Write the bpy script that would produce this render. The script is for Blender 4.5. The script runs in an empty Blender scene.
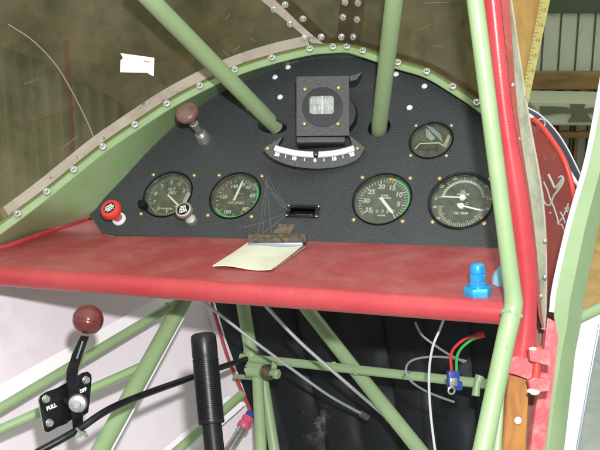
import bpy, bmesh, math, random
from mathutils import Vector, Matrix
from mathutils.bvhtree import BVHTree
random.seed(7)
R = math.radians
scene = bpy.context.scene
col = scene.collection

# ------------------------------------------------------------------ camera, light, exposure
F = 1000.0                                   # focal length in photo pixels (photo is 600 x 450)
PITCH = R(15)
EYE = Vector((0, 0, 1.6))
RIGHT = Vector((1, 0, 0)); FWD = Vector((0, math.cos(PITCH), -math.sin(PITCH))); UPC = Vector((0, math.sin(PITCH), math.cos(PITCH)))
cd = bpy.data.cameras.new('camera'); cam = bpy.data.objects.new('camera', cd); col.objects.link(cam)
cam.location = EYE; cam.rotation_euler = (math.pi/2 - PITCH, 0, 0)
cd.sensor_width = 36; cd.lens = 60; cd.clip_start = 0.02; cd.clip_end = 200
scene.camera = cam
w = bpy.data.worlds.new('World'); scene.world = w; w.use_nodes = True
bg = w.node_tree.nodes['Background']; bg.inputs[0].default_value = (0.93, 1.0, 0.92, 1); 
_n = w.node_tree.nodes; _l = w.node_tree.links                     # dim hangar ambience, brighter overhead: unseen top light added to brighten the shelf
_tc = _n.new('ShaderNodeTexCoord'); _sx = _n.new('ShaderNodeSeparateXYZ'); _mr = _n.new('ShaderNodeMapRange')
_l.new(_tc.outputs['Generated'], _sx.inputs[0]); _l.new(_sx.outputs['Z'], _mr.inputs[0])
_mr.inputs[1].default_value = 0.0; _mr.inputs[2].default_value = 1.0; _mr.inputs[3].default_value = 0.52; _mr.inputs[4].default_value = 1.55
_l.new(_mr.outputs[0], bg.inputs[1])
# the camera's own flash, just above and right of the lens
ld = bpy.data.lights.new('camera_flash', 'AREA'); ld.shape = 'DISK'; ld.size = 0.035; ld.energy = 20; ld.color = (1.0, 0.985, 1.0)
fl = bpy.data.objects.new('camera_flash', ld); col.objects.link(fl)
fl.location = EYE + 0.035*RIGHT + 0.12*UPC; fl.rotation_euler = cam.rotation_euler
scene.view_settings.view_transform = 'Standard'; scene.view_settings.look = 'None'
scene.view_settings.exposure = 0.0; scene.view_settings.gamma = 1

# ------------------------------------------------------------------ geometry of the place
def W(x, y, Z):
    return EYE + Z*((x-300)/F*RIGHT - (y-225)/F*UPC + FWD)
def cv(v):                                    # camera axes (x right, y down, z forward) to world direction
    return (v[0]*RIGHT - v[1]*UPC + v[2]*FWD).normalized()
def ray(x, y): return ((x-300)/F*RIGHT - (y-225)/F*UPC + FWD)
PEX = cv((0.93533, 0.03134, -0.35237)); PN = -cv((0.29044, 0.50063, 0.81548)); PEY = PN.cross(PEX).normalized()
PO = EYE + 1.27*FWD
PM = Matrix((PEX, PEY, PN)).transposed().to_4x4(); PM.translation = PO      # instrument panel frame: x right, y up, z to the pilot
PMI = PM.inverted()
def hitplane(x, y, P, n):
    d = ray(x, y); return EYE + d*((P-EYE).dot(n)/d.dot(n))
def pl(x, y, z=0.0): return PMI @ hitplane(x, y, PO + PN*z, PN)
def pw(x, y, z=0.0): return hitplane(x, y, PO + PN*z, PN)
SP0 = pw(497, 248); SEX = (pw(497, 248)-pw(103, 234)).normalized()
SD = SEX.cross(Vector((0, 0, 1))).normalized()
SN = SEX.cross(SD).normalized()
if SN.z < 0: SN = -SN
def sh(x, y, h=0.0): return hitplane(x, y, SP0 + SN*h, SN)

# ------------------------------------------------------------------ materials
def mat(name, c, rough=0.5, metal=0.0, c2=None, ns=20, lo=.4, hi=.65, bump=0.0, bs=200, spec=0.5, det=4, coat=0.0, stretch=None, c3=None, ns3=8, lo3=.55, hi3=.7):
    m = bpy.data.materials.new(name); m.use_nodes = True; nt = m.node_tree; N = nt.nodes; L = nt.links
    b = N['Principled BSDF']; b.inputs['Base Color'].default_value = (*c, 1)
    b.inputs['Roughness'].default_value = rough; b.inputs['Metallic'].default_value = metal
    b.inputs['Specular IOR Level'].default_value = spec; b.inputs['Coat Weight'].default_value = coat
    tc = N.new('ShaderNodeTexCoord'); src = tc.outputs['Object']
    if stretch:
        mp = N.new('ShaderNodeMapping'); mp.inputs['Scale'].default_value = stretch; L.new(src, mp.inputs[0]); src = mp.outputs[0]
    def noise_mask(s, a, z):
        n = N.new('ShaderNodeTexNoise'); n.inputs['Scale'].default_value = s; n.inputs['Detail'].default_value = det; n.inputs['Roughness'].default_value = .62
        L.new(src, n.inputs['Vector'])
        r = N.new('ShaderNodeMapRange'); r.inputs[1].default_value = a; r.inputs[2].default_value = z; L.new(n.outputs['Fac'], r.inputs[0]); return r.outputs[0]
    cur = None
    for cc, s, a, z in ((c2, ns, lo, hi), (c3, ns3, lo3, hi3)):
        if cc is None: continue
        mx = N.new('ShaderNodeMix'); mx.data_type = 'RGBA'; L.new(noise_mask(s, a, z), mx.inputs['Factor'])
        if cur is None: mx.inputs['A'].default_value = (*c, 1)
        else: L.new(cur, mx.inputs['A'])
        mx.inputs['B'].default_value = (*cc, 1); cur = mx.outputs['Result']
    if cur is not None: L.new(cur, b.inputs['Base Color'])
    if bump:
        n = N.new('ShaderNodeTexNoise'); n.inputs['Scale'].default_value = bs; n.inputs['Detail'].default_value = 3; L.new(src, n.inputs['Vector'])
        bp = N.new('ShaderNodeBump'); bp.inputs['Strength'].default_value = bump; bp.inputs['Distance'].default_value = 0.002
        L.new(n.outputs['Fac'], bp.inputs['Height']); L.new(bp.outputs[0], b.inputs['Normal'])
    return m
def glass(name, tint, dirt_haze, dirt_haze_col, gl=0.5, ns=14, lo=.45, hi=.75):
    m = bpy.data.materials.new(name); m.use_nodes = True; nt = m.node_tree; N = nt.nodes; L = nt.links
    N.remove(N['Principled BSDF']); out = N['Material Output']
    t = N.new('ShaderNodeBsdfTransparent'); t.inputs[0].default_value = (*tint, 1)
    g = N.new('ShaderNodeBsdfGlossy'); g.inputs['Roughness'].default_value = 0.04
    fr = N.new('ShaderNodeFresnel'); fr.inputs[0].default_value = 1.48
    mu = N.new('ShaderNodeMath'); mu.operation = 'MULTIPLY'; mu.inputs[1].default_value = gl; L.new(fr.outputs[0], mu.inputs[0])
    m1 = N.new('ShaderNodeMixShader'); L.new(mu.outputs[0], m1.inputs[0]); L.new(t.outputs[0], m1.inputs[1]); L.new(g.outputs[0], m1.inputs[2])
    d = N.new('ShaderNodeBsdfDiffuse'); d.inputs[0].default_value = (*dirt_haze_col, 1)
    tc = N.new('ShaderNodeTexCoord'); n = N.new('ShaderNodeTexNoise'); n.inputs['Scale'].default_value = ns; n.inputs['Detail'].default_value = 6; n.inputs['Roughness'].default_value = .65
    L.new(tc.outputs['Object'], n.inputs['Vector'])
    mr = N.new('ShaderNodeMapRange'); mr.inputs[1].default_value = lo; mr.inputs[2].default_value = hi; mr.inputs[3].default_value = dirt_haze*.25; mr.inputs[4].default_value = dirt_haze; L.new(n.outputs['Fac'], mr.inputs[0])
    m2 = N.new('ShaderNodeMixShader'); L.new(mr.outputs[0], m2.inputs[0]); L.new(m1.outputs[0], m2.inputs[1]); L.new(d.outputs[0], m2.inputs[2])
    L.new(m2.outputs[0], out.inputs['Surface']); return m
def wood(name, a, b, scale, rot=(0, 0, 0), rough=.6):
    m = mat(name, a, rough); nt = m.node_tree; N = nt.nodes; L = nt.links; bs = N['Principled BSDF']
    tc = N.new('ShaderNodeTexCoord'); mp = N.new('ShaderNodeMapping'); mp.inputs['Rotation'].default_value = rot; mp.inputs['Scale'].default_value = scale
    n = N.new('ShaderNodeTexNoise'); n.inputs['Scale'].default_value = 1; n.inputs['Detail'].default_value = 6; n.inputs['Distortion'].default_value = .6
    L.new(tc.outputs['Object'], mp.inputs[0]); L.new(mp.outputs[0], n.inputs['Vector'])
    cr = N.new('ShaderNodeValToRGB'); cr.color_ramp.elements[0].position = .35; cr.color_ramp.elements[0].color = (*b, 1); cr.color_ramp.elements[1].position = .62; cr.color_ramp.elements[1].color = (*a, 1)
    L.new(n.outputs['Fac'], cr.inputs[0]); L.new(cr.outputs[0], bs.inputs['Base Color'])
    bp = N.new('ShaderNodeBump'); bp.inputs['Strength'].default_value = .25; bp.inputs['Distance'].default_value = .002; L.new(n.outputs['Fac'], bp.inputs['Height']); L.new(bp.outputs[0], bs.inputs['Normal'])
    return m
M = dict(
    green=mat('green_primer', (.23, .33, .165), .42, c2=(.275, .37, .20), ns=9, c3=(.19, .27, .11), ns3=60, lo3=.66, hi3=.74, bump=.05, bs=150),
    cowlgreen=mat('green_cowl_paint', (.20, .32, .14), .5, c2=(.31, .36, .21), ns=7, c3=(.33, .33, .24), ns3=35, lo3=.58, hi3=.75),
    red=mat('red_painted_fabric', (.37, .034, .042), .33, c2=(.41, .05, .058), ns=12, c3=(.45, .09, .095), ns3=60, lo3=.6, hi3=.85, bump=.08, bs=500),
    shelf=mat('dusty_red_paint', (.30, .036, .042), .5, c2=(.36, .085, .085), ns=14, lo=.36, hi=.70, det=7, c3=(.38, .135, .125), ns3=22, lo3=.48, hi3=.85, bump=.08, bs=300),
    wrinkle=mat('black_wrinkle_paint', (.019, .023, .0245), .52, c2=(.048, .054, .057), ns=520, lo=.35, hi=.7, det=2, bump=.8, bs=680, c3=(.040, .046, .047), ns3=9, lo3=.45, hi3=.75),
    black=mat('black_plastic', (.004, .004, .005), .36, c2=(.008, .008, .009), ns=40, spec=.25),
    satin=mat('satin_black_metal', (.006, .006, .008), .36, c2=(.016, .016, .019), ns=60, lo=.5, hi=.7, spec=.3),
    dial=mat('dial_face', (.035, .034, .025), .6, c2=(.055, .053, .04), ns=45),
    white=mat('white_marking', (.8, .8, .76), .5), dialwhite=mat('aged_white_print', (.55, .55, .50), .6, c2=(.44, .44, .39), ns=300),
    faint=mat('worn_white_marking', (.45, .47, .42), .6),
    brass=mat('brass_screw', (.62, .44, .18), .3, .85, c2=(.5, .42, .25), ns=300),
    steel=mat('zinc_steel', (.62, .63, .62), .28, .85, c2=(.45, .45, .43), ns=160),
    cable=mat('galvanised_cable', (.45, .47, .47), .38, .6, bump=.5, bs=1500),
    fabric=mat('pink_white_fabric', (.66, .59, .63), .7, c2=(.72, .66, .70), ns=5, bump=.15, bs=900, c3=(.58, .52, .55), ns3=11, lo3=.6, hi3=.8),
    tape=mat('white_fabric_tape', (.80, .78, .78), .6, bump=.1, bs=900),
    maroon=mat('maroon_knob', (.085, .014, .014), .22, coat=.3, c2=(.12, .02, .018), ns=30),
    brownknob=mat('worn_brown_knob', (.12, .055, .04), .4, c2=(.20, .13, .105), ns=70, lo=.35, hi=.7),
    redknob=mat('red_plastic', (.60, .04, .03), .35),
    magenta=mat('faded_red_collar', (.55, .08, .16), .4),
    whitep=mat('white_plastic', (.75, .75, .73), .35),
    rust=mat('rusty_steel', (.055, .042, .028), .75, .2, c2=(.12, .09, .06), ns=160, lo=.4, hi=.6, bump=.5, bs=500),
    greymetal=mat('dull_grey_metal', (.28, .34, .37), .4, .5),
    paper=mat('note_paper', (.66, .64, .53), .8, c2=(.60, .58, .46), ns=25),
    sticker=mat('white_sticker', (.85, .85, .80), .7),
    faintblack=mat('faded_print', (.22, .19, .08), .6),
    blue=mat('blue_anodised', (.03, .30, .62), .3, .35, c2=(.06, .42, .72), ns=50),
    paleblue=mat('pale_blue_plastic', (.18, .42, .52), .4, c2=(.26, .5, .58), ns=40),
    darkblue=mat('blue_terminal', (.02, .05, .28), .4),
    wred=mat('red_wire', (.55, .03, .03), .4), wgreen=mat('green_wire', (.03, .36, .06), .4),
    wwhite=mat('grey_white_wire', (.50, .51, .50), .4), wgrey=mat('grey_wire', (.19, .20, .20), .4),
    gring=mat('green_arc', (.04, .50, .16), .5), yring=mat('yellow_arc', (.75, .42, .03), .5), rring=mat('red_mark', (.55, .05, .06), .5),
    bluewhite=mat('milky_tube', (.70, .68, .80), .25), blackball=mat('black_ball', (.01, .01, .01), .2),
    cream=mat('compass_card', (.27, .30, .28), .5, c2=(.17, .20, .19), ns=90),
    hood=mat('matt_black_housing', (.03, .034, .036), .6, c2=(.05, .055, .056), ns=240, bump=.3, bs=350),
    beige=mat('weathered_beige_strip', (.33, .29, .23), .7, c2=(.25, .21, .16), ns=28, lo=.4, hi=.7, c3=(.09, .075, .05), ns3=75, lo3=.60, hi3=.72),
    darkstrip=glass('smoked_seam_strip', (.62, .55, .42), .35, (.22, .18, .12)),
    pane=glass('tinted_windshield', (.74, .70,  .53), .19, (.36, .34, .25), .5, ns=6, lo=.40, hi=.68),  # film is dirt plus reflected haze painted over the plastic
    lens=glass('instrument_glass', (.9, .92, .88), .09, (.5, .55, .45), .55, ns=60),  # pale film paints a haze over the dials
    plastic=glass('grey_window_plastic', (.6, .62, .5), .78, (.42, .43, .32), .8, ns=30, lo=.25, hi=.55),
    web=glass('cobweb', (1, 1, 1), .15, (.5, .55, .6), 0.0, lo=.3, hi=.6),
    glass_line=mat('pale_brown_line', (.24, .21, .14), .6),
    cowling=mat('red_cowling', (.36, .07, .06), .4, c2=(.25, .055, .04), ns=14, lo=.35, hi=.7, c3=(.42, .16, .13), ns3=40, lo3=.58, hi3=.8),
    cowlrim=mat('bright_red_rim', (.60, .05, .035), .4),
    navy=mat('navy_black_strip', (.015, .016, .04), .4),
    chipred=mat('chipped_red_paint', (.62, .085, .10), .45, c2=(.70, .22, .22), ns=60, lo=.45, hi=.7, bump=.3, bs=200),
    brownmetal=mat('brown_metal', (.14, .055, .04), .5, c2=(.19, .08, .06), ns=30),
    doorwood=wood('varnished_wood', (.36, .15, .025), (.24, .085, .015), (90, 90, 9)),
    ply=wood('ochre_plywood', (.50, .33, .12), (.38, .22, .07), (26, 26, 50)),
    timber=wood('yellow_pine', (.55, .33, .09), (.45, .25, .06), (45, 45, 5)),
    beam=wood('brown_roof_timber', (.27, .165, .05), (.16, .09, .025), (3, 20, 20)),
    ruler=mat('yellow_tape', (.62, .53, .17), .45, c2=(.55, .46, .15), ns=60),
    sheet=mat('pale_green_sheet', (.45, .48, .36), .6, c2=(.52, .54, .42), ns=3, c3=(.13, .16, .09), ns3=9, lo3=.6, hi3=.75),
    seam=mat('dark_sheet_joint', (.06, .075, .04), .7),
    corr=mat('olive_corrugated_sheet', (.34, .34, .25), .6, c2=(.42, .42, .32), ns=1.5, c3=(.13, .12, .07), ns3=4, lo3=.5, hi3=.75),
    dark_reflection=mat('dark_brown_reflection', (.085, .083, .053), .8, c2=(.22, .175, .105), ns=4.5, lo=.40, hi=.64, det=8, c3=(.06, .072, .055), ns3=11, lo3=.5, hi3=.7),
    floor=mat('concrete', (.36, .38, .35), .8, c2=(.44, .46, .42), ns=9, c3=(.26, .26, .24), ns3=30, lo3=.62, hi3=.75),
    cream2=mat('aged_white_wing', (.42, .44, .30), .5), cross=mat('dark_cross', (.10, .10, .06), .6),
    redpole=mat('dull_red_pole', (.20, .04, .03), .6),
)
def quilt_material():
    m = mat('black_quilted_vinyl', (.004, .005, .007), .60, c2=(.009, .011, .015), ns=6, bump=.25, bs=120, spec=.3)
    nt = m.node_tree; N = nt.nodes; L = nt.links; b = N['Principled BSDF']
    src = b.inputs['Base Color'].links[0].from_socket
    n = N.new('ShaderNodeTexNoise'); n.inputs['Scale'].default_value = 38; n.inputs['Detail'].default_value = 7; n.inputs['Roughness'].default_value = .7
    tc = [x for x in N if x.type == 'TEX_COORD'][0]; L.new(tc.outputs['Object'], n.inputs['Vector'])
    mr = N.new('ShaderNodeMapRange'); mr.inputs[1].default_value = .54; mr.inputs[2].default_value = .8; L.new(n.outputs['Fac'], mr.inputs[0])
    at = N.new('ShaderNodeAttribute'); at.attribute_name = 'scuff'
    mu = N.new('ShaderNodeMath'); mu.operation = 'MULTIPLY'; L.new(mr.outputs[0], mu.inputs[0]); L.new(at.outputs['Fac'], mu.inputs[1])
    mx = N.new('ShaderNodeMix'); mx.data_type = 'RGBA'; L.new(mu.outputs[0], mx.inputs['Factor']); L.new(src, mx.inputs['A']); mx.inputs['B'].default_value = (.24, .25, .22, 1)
    L.new(mx.outputs['Result'], b.inputs['Base Color']); return m
M['quilt'] = quilt_material()

# ------------------------------------------------------------------ helpers
def tag(o, label, cat, group=None, kind=None):
    o['label'] = label; o['category'] = cat
    if group: o['group'] = group
    if kind: o['kind'] = kind
    return o
def wm(o):
    m = o.matrix_basis.copy(); p = o.parent
    while p: m = p.matrix_basis @ m; p = p.parent
    return m
def finish(bm, smooth, sharp=38):
    bmesh.ops.recalc_face_normals(bm, faces=bm.faces)
    if smooth:
        for f in bm.faces: f.smooth = True
        for e in bm.edges:
            if len(e.link_faces) == 2 and e.calc_face_angle(0) > R(sharp): e.smooth = False
def obj(name, bm, m, parent=None, smooth=True, mx=None, sharp=38):
    """one mesh object; bm is in world coordinates unless mx (its placement) is given"""
    finish(bm, smooth, sharp)
    if mx is None:
        lo = Vector([min(v.co[i] for v in bm.verts) for i in range(3)]); hi = Vector([max(v.co[i] for v in bm.verts) for i in range(3)])
        mx = Matrix.Translation(Vector(((lo.x+hi.x)/2, (lo.y+hi.y)/2, lo.z)))
        bm.transform(mx.inverted())
    me = bpy.data.meshes.new(name); bm.to_mesh(me); bm.free(); me.materials.append(M[m] if isinstance(m, str) else m)
    return place(name, me, mx, parent)
def place(name, me, mx, parent=None):
    o = bpy.data.objects.new(name, me); col.objects.link(o)
    if parent: o.parent = parent; o.matrix_basis = wm(parent).inverted() @ mx
    else: o.matrix_basis = mx
    return o
def thing(name, mx, label, cat, group=None):
    o = bpy.data.objects.new(name, None); o.empty_display_size = .02; col.objects.link(o)
    o.matrix_basis = mx if isinstance(mx, Matrix) else Matrix.Translation(mx)
    return tag(o, label, cat, group)
def T(x, y, z): return Matrix.Translation((x, y, z))
def frame(p, z, xh=None):
    z = z.normalized(); x = xh if xh is not None else (Vector((1, 0, 0)) if abs(z.x) < .9 else Vector((0, 0, 1)))
    x = (x - z*x.dot(z)).normalized(); y = z.cross(x)
    m = Matrix((x, y, z)).transposed().to_4x4(); m.translation = p; return m
def lathe(prof, seg=40, bm=None, mx=None):
    bm = bm or bmesh.new(); rings = []; new = []
    for r, z in prof:
        if r < 1e-7: v = bm.verts.new((0, 0, z)); rings.append([v]); new.append(v)
        else:
            ring = [bm.verts.new((r*math.cos(2*math.pi*i/seg), r*math.sin(2*math.pi*i/seg), z)) for i in range(seg)]
            rings.append(ring); new += ring
    for a, b in zip(rings, rings[1:]):
        for i in range(seg):
            j = (i+1) % seg
            if len(a) == 1 and len(b) == 1: continue
            if len(a) == 1: bm.faces.new((a[0], b[i], b[j]))
            elif len(b) == 1: bm.faces.new((a[i], b[0], a[j]))
            else: bm.faces.new((a[i], b[i], b[j], a[j]))
    if mx is not None: bmesh.ops.transform(bm, matrix=mx, verts=new)
    return bm
def smoothpath(pts, n=8):
    pts = [Vector(p) for p in pts]
    if len(pts) < 3: return pts
    P = [pts[0]*2-pts[1]] + pts + [pts[-1]*2-pts[-2]]; out = []
    for i in range(1, len(P)-2):
        a, b, c, d = P[i-1:i+3]
        for k in range(n):
            t = k/n
            out.append(.5*((2*b)+(c-a)*t+(2*a-5*b+4*c-d)*t*t+(3*b-a-3*c+d)*t**3))
    out.append(pts[-1]); return out
def tube(pts, r, seg=16, bm=None, cap=True):
    bm = bm or bmesh.new(); pts = [Vector(p) for p in pts]; rings = []
    t = (pts[1]-pts[0]).normalized(); x = t.orthogonal().normalized()
    for i, p in enumerate(pts):
        t = (pts[min(i+1, len(pts)-1)]-pts[max(i-1, 0)]).normalized(); x = (x-t*x.dot(t)).normalized(); y = t.cross(x)
        rr = r[i] if isinstance(r, (list, tuple)) else r
        rings.append([bm.verts.new(p+rr*(x*math.cos(2*math.pi*k/seg)+y*math.sin(2*math.pi*k/seg))) for k in range(seg)])
    for a, b in zip(rings, rings[1:]):
        for k in range(seg): bm.faces.new((a[k], a[(k+1) % seg], b[(k+1) % seg], b[k]))
    if cap: bm.faces.new(rings[0][::-1]); bm.faces.new(rings[-1])
    return bm
def box(lo, hi, bev=0, bm=None, mx=None):
    b = bmesh.new(); bmesh.ops.create_cube(b, size=1)
    for v in b.verts: v.co = Vector([(lo[i]+hi[i])/2+v.co[i]*(hi[i]-lo[i]) for i in range(3)])
    if bev: bmesh.ops.bevel(b, geom=b.edges[:], offset=bev, segments=2, affect='EDGES', profile=.5)
    if mx is not None: b.transform(mx)
    return merge(bm, b)
def merge(bm, b):
    if bm is None: return b
    me = bpy.data.meshes.new('tmp'); b.to_mesh(me); b.free(); bm.from_mesh(me); bpy.data.meshes.remove(me); return bm
def fill(loops, depth=0.0):
    """flat sheet in local xy from an outer loop and hole loops; extruded to z=-depth"""
    bm = bmesh.new(); ed = []
    for lp in loops:
        vs = [bm.verts.new((p[0], p[1], 0)) for p in lp]
        ed += [bm.edges.new((vs[i], vs[(i+1) % len(vs)])) for i in range(len(vs))]
    bmesh.ops.triangle_fill(bm, use_beauty=True, use_dissolve=False, edges=ed, normal=(0, 0, 1))
    if depth:
        r = bmesh.ops.extrude_face_region(bm, geom=bm.faces[:])
        bmesh.ops.translate(bm, vec=(0, 0, -depth), verts=[g for g in r['geom'] if isinstance(g, bmesh.types.BMVert)])
    return bm
def circ(x, y, r, n=40): return [(x+r*math.cos(2*math.pi*i/n), y+r*math.sin(2*math.pi*i/n)) for i in range(n)]
def prism(pts, back, bev=0.0):
    """solid from a 3D outline and the vector to its far side"""
    bm = bmesh.new(); a = [bm.verts.new(p) for p in pts]; b = [bm.verts.new(Vector(p)+back) for p in pts]; n = len(pts)
    fa = bm.faces.new(a); fb = bm.faces.new(b[::-1])
    for i in range(n): bm.faces.new((a[i], b[i], b[(i+1) % n], a[(i+1) % n]))
    if bev: bmesh.ops.bevel(bm, geom=list(fa.edges), offset=bev, segments=2, affect='EDGES')
    bmesh.ops.triangulate(bm, faces=[f for f in bm.faces if len(f.verts) > 4])
    return bm
def thicken(bm, t):
    bmesh.ops.recalc_face_normals(bm, faces=bm.faces[:]); bm.normal_update()
    bmesh.ops.solidify(bm, geom=bm.faces[:], thickness=t)
def loft(A, B, rows=1, thick=0.0, n=None):
    bm = bmesh.new(); g = []
    for k in range(rows+1):
        t = k/rows; g.append([bm.verts.new(Vector(a).lerp(Vector(b), t)) for a, b in zip(A, B)])
    for k in range(rows):
        for i in range(len(A)-1): bm.faces.new((g[k][i], g[k][i+1], g[k+1][i+1], g[k+1][i]))
    if thick:
        thicken(bm, thick)
    return bm
_tc = {}
def textbm(s, size, mx, bm=None, depth=0.0002, bold=0.0):
    k = (s, round(size, 5), bold)
    if k not in _tc:
        c = bpy.data.curves.new('t', 'FONT'); c.body = s; c.size = size; c.align_x = 'CENTER'; c.align_y = 'CENTER'; c.extrude = depth; c.resolution_u = 3; c.offset = bold
        o = bpy.data.objects.new('t', c); col.objects.link(o); dg = bpy.context.evaluated_depsgraph_get()
        me = bpy.data.meshes.new_from_object(o.evaluated_get(dg)); bpy.data.objects.remove(o); bpy.data.curves.remove(c); _tc[k] = me
    b = bmesh.new(); b.from_mesh(_tc[k]); b.transform(mx); return merge(bm, b)
def arcband(r0, r1, a0, a1, z, n=40, c=(0, 0), bm=None, th=.0003):
    """ring segment, angles clockwise from 12 o'clock in degrees"""
    bm = bm or bmesh.new(); pr = None; fs = []
    for i in range(n+1):
        a = R(a0+(a1-a0)*i/n); d = Vector((math.sin(a), math.cos(a), 0)); q = [bm.verts.new(Vector((c[0], c[1], z))+d*r) for r in (r0, r1)]
        if pr: fs.append(bm.faces.new((pr[0], pr[1], q[1], q[0])))
        pr = q
    r = bmesh.ops.extrude_face_region(bm, geom=fs); bmesh.ops.translate(bm, vec=(0, 0, th), verts=[g for g in r['geom'] if isinstance(g, bmesh.types.BMVert)])
    return bm
def tick(bm, r0, r1, ang, wd, z, c=(0, 0)):
    a = R(ang); return box((-wd/2, r0, 0), (wd/2, r1, .0003), 0, bm, T(c[0], c[1], z) @ Matrix.Rotation(-a, 4, 'Z'))
def needle(length, wd, ang, z, tail=.004, c=(0, 0)):
    b = prism([(-wd/2, -tail, 0), (wd/2, -tail, 0), (wd/2, length*.8, 0), (0, length, 0), (-wd/2, length*.8, 0)], Vector((0, 0, .0006)))
    b.transform(T(c[0], c[1], z) @ Matrix.Rotation(-R(ang), 4, 'Z')); return b
def meshdata(name, bm, m, smooth=True):
    finish(bm, smooth); me = bpy.data.meshes.new(name); bm.to_mesh(me); bm.free(); me.materials.append(M[m]); return me
def screw_mesh(name, r, m, slot=True):
    bm = lathe([(0, r*.62), (r*.45, r*.56), (r*.8, r*.32), (r, 0), (r, -.0005), (0, -.0005)], 18)
    if slot: box((-r*.85, -r*.11, r*.3), (r*.85, r*.11, r*.66), 0, bm)
    return meshdata(name, bm, m)
BRASS = screw_mesh('brass_screw', .0034, 'brass', False); SMALLSCREW = screw_mesh('small_screw', .0026, 'steel', False)
PRIVET = screw_mesh('panel_screw', .0042, 'whitep', False)
def bolt_mesh():
    bm = lathe([(0, .0022), (.0055, .0018), (.006, 0), (.006, -.001), (0, -.001)], 18)
    lathe([(0, .0075), (.0022, .0072), (.0032, .0058), (.0034, .002), (.0034, 0), (0, 0)], 6, bm)
    return meshdata('rivet', bm, 'steel')
BOLT = bolt_mesh()

# ================================================================== SETTING: hangar
def setting(name, bm, m): o = obj(name, bm, m, smooth=False); o['kind'] = 'structure'; return o
setting('floor', box((-12, -4, -.1), (12, 14, 0)), 'floor')
WY = 7.4                                       # the far wall of the hangar
def onwall(x, y, Y): d = ray(x, y); return EYE + d*(Y/d.y)
CW = 6.5
# corrugated sheet wall (left) with true corrugations
bm = bmesh.new(); pr = None
xs = [-7 + .0125*i for i in range(int(8.2/.0125))]
for x in xs:
    y = CW + .018*math.sin(2*math.pi*x/.09)
    q = [bm.verts.new((x, y, 0)), bm.verts.new((x, y, 3.6))]
    if pr: bm.faces.new((pr[0], q[0], q[1], pr[1]))
    pr = q
tag(obj('corrugated_wall', bm, 'corr'), 'olive corrugated metal hangar wall behind the tinted windshield', 'wall')
# flat sheet wall (right)
th = thing('hangar_wall', Vector((3, WY, 0)), 'pale green sheeted hangar wall at upper right behind the brown beam', 'wall')
obj('wall_sheet', box((1.2, WY, 0), (7, WY+.05, 3.6)), 'sheet', th, False)
bm = None
for px in (525, 543, 560, 577, 594, 611, 628):
    p = onwall(px, 40, WY-.004); bm = box((p.x-.006, WY-.006, 0), (p.x+.006, WY-.0005, onwall(px, 13, WY).z), 0, bm)
obj('sheet_joint', bm, 'seam', th, False)
z13 = onwall(560, 13, WY).z
obj('upper_sheet', box((1.3, WY-.03, z13), (6.9, WY-.002, 3.5), .004), 'seam', th, False)
for i, (y0, y1, lab) in enumerate(((72, 89, 'wide brown timber beam across the pale green hangar wall'), (132, 137, 'thin brown timber rail low on the hangar wall below the wing'))):
    a = onwall(560, y0, WY-.1); b = onwall(560, y1, WY-.1)
    tag(obj('timber_beam', box((.9, WY-.14, b.z), (6.5, WY-.012, a.z), .006), 'beam', None, False), lab, 'beam', 'timber framing of the hangar wall')
zt = onwall(560, 89, WY-.1).z; zr = onwall(560, 132, WY-.1).z; zr2 = onwall(560, 137, WY-.1).z
for i, px in enumerate((527, 545, 562, 579, 597, 616)):
    p = onwall(px, 100, WY-.08)
    tag(obj('timber_stud', box((p.x-.013, WY-.10, zr+.003), (p.x+.013, WY-.012, zt-.003), .003), 'beam', None, False), 'upright brown timber stud between the wide beam and the rail on the hangar wall', 'stud', 'timber studs of the hangar wall')
    tag(obj('timber_stud', box((p.x-.013, WY-.10, .01), (p.x+.013, WY-.012, zr2-.003), .003), 'beam', None, False), 'upright brown timber stud below the thin rail on the hangar wall', 'stud', 'timber studs of the hangar wall')
p0 = onwall(563, 90, WY-.05); p1 = onwall(556, 100, WY-.05)
# added mottled sheet: the windshield's dark reflection built as a surface behind it
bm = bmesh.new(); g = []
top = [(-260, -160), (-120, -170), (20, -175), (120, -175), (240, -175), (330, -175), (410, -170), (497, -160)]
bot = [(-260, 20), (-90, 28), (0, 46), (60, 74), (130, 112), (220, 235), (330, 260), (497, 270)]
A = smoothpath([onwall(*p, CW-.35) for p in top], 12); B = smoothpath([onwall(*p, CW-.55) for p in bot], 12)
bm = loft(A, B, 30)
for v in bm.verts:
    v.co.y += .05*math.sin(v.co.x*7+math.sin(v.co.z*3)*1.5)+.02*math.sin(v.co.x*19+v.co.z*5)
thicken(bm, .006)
tag(obj('reflection_sheet', bm, 'dark_reflection'), 'dark brown mottled sheet standing in for the dark reflection in the windshield', 'reflection_sheet')
a = onwall(66, 40, CW-.8); b = onwall(69, 190, CW-.8)
tag(obj('pole', tube([Vector((a.x, a.y, 0)), Vector((a.x, a.y, a.z))], .014, 12), 'redpole'), 'thin dull red pole standing behind the left of the windshield', 'pole')
a = onwall(25, 124, CW-.7); b = onwall(88, 102, CW-.72); n = Vector((0, .02, 0))
tag(obj('plank', prism([a, b, b+Vector((0, 0, -.014)), a+Vector((0, 0, -.014))], n, .002), 'beam', None, False), 'narrow brown plank leaning behind the red pole', 'plank')
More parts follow.
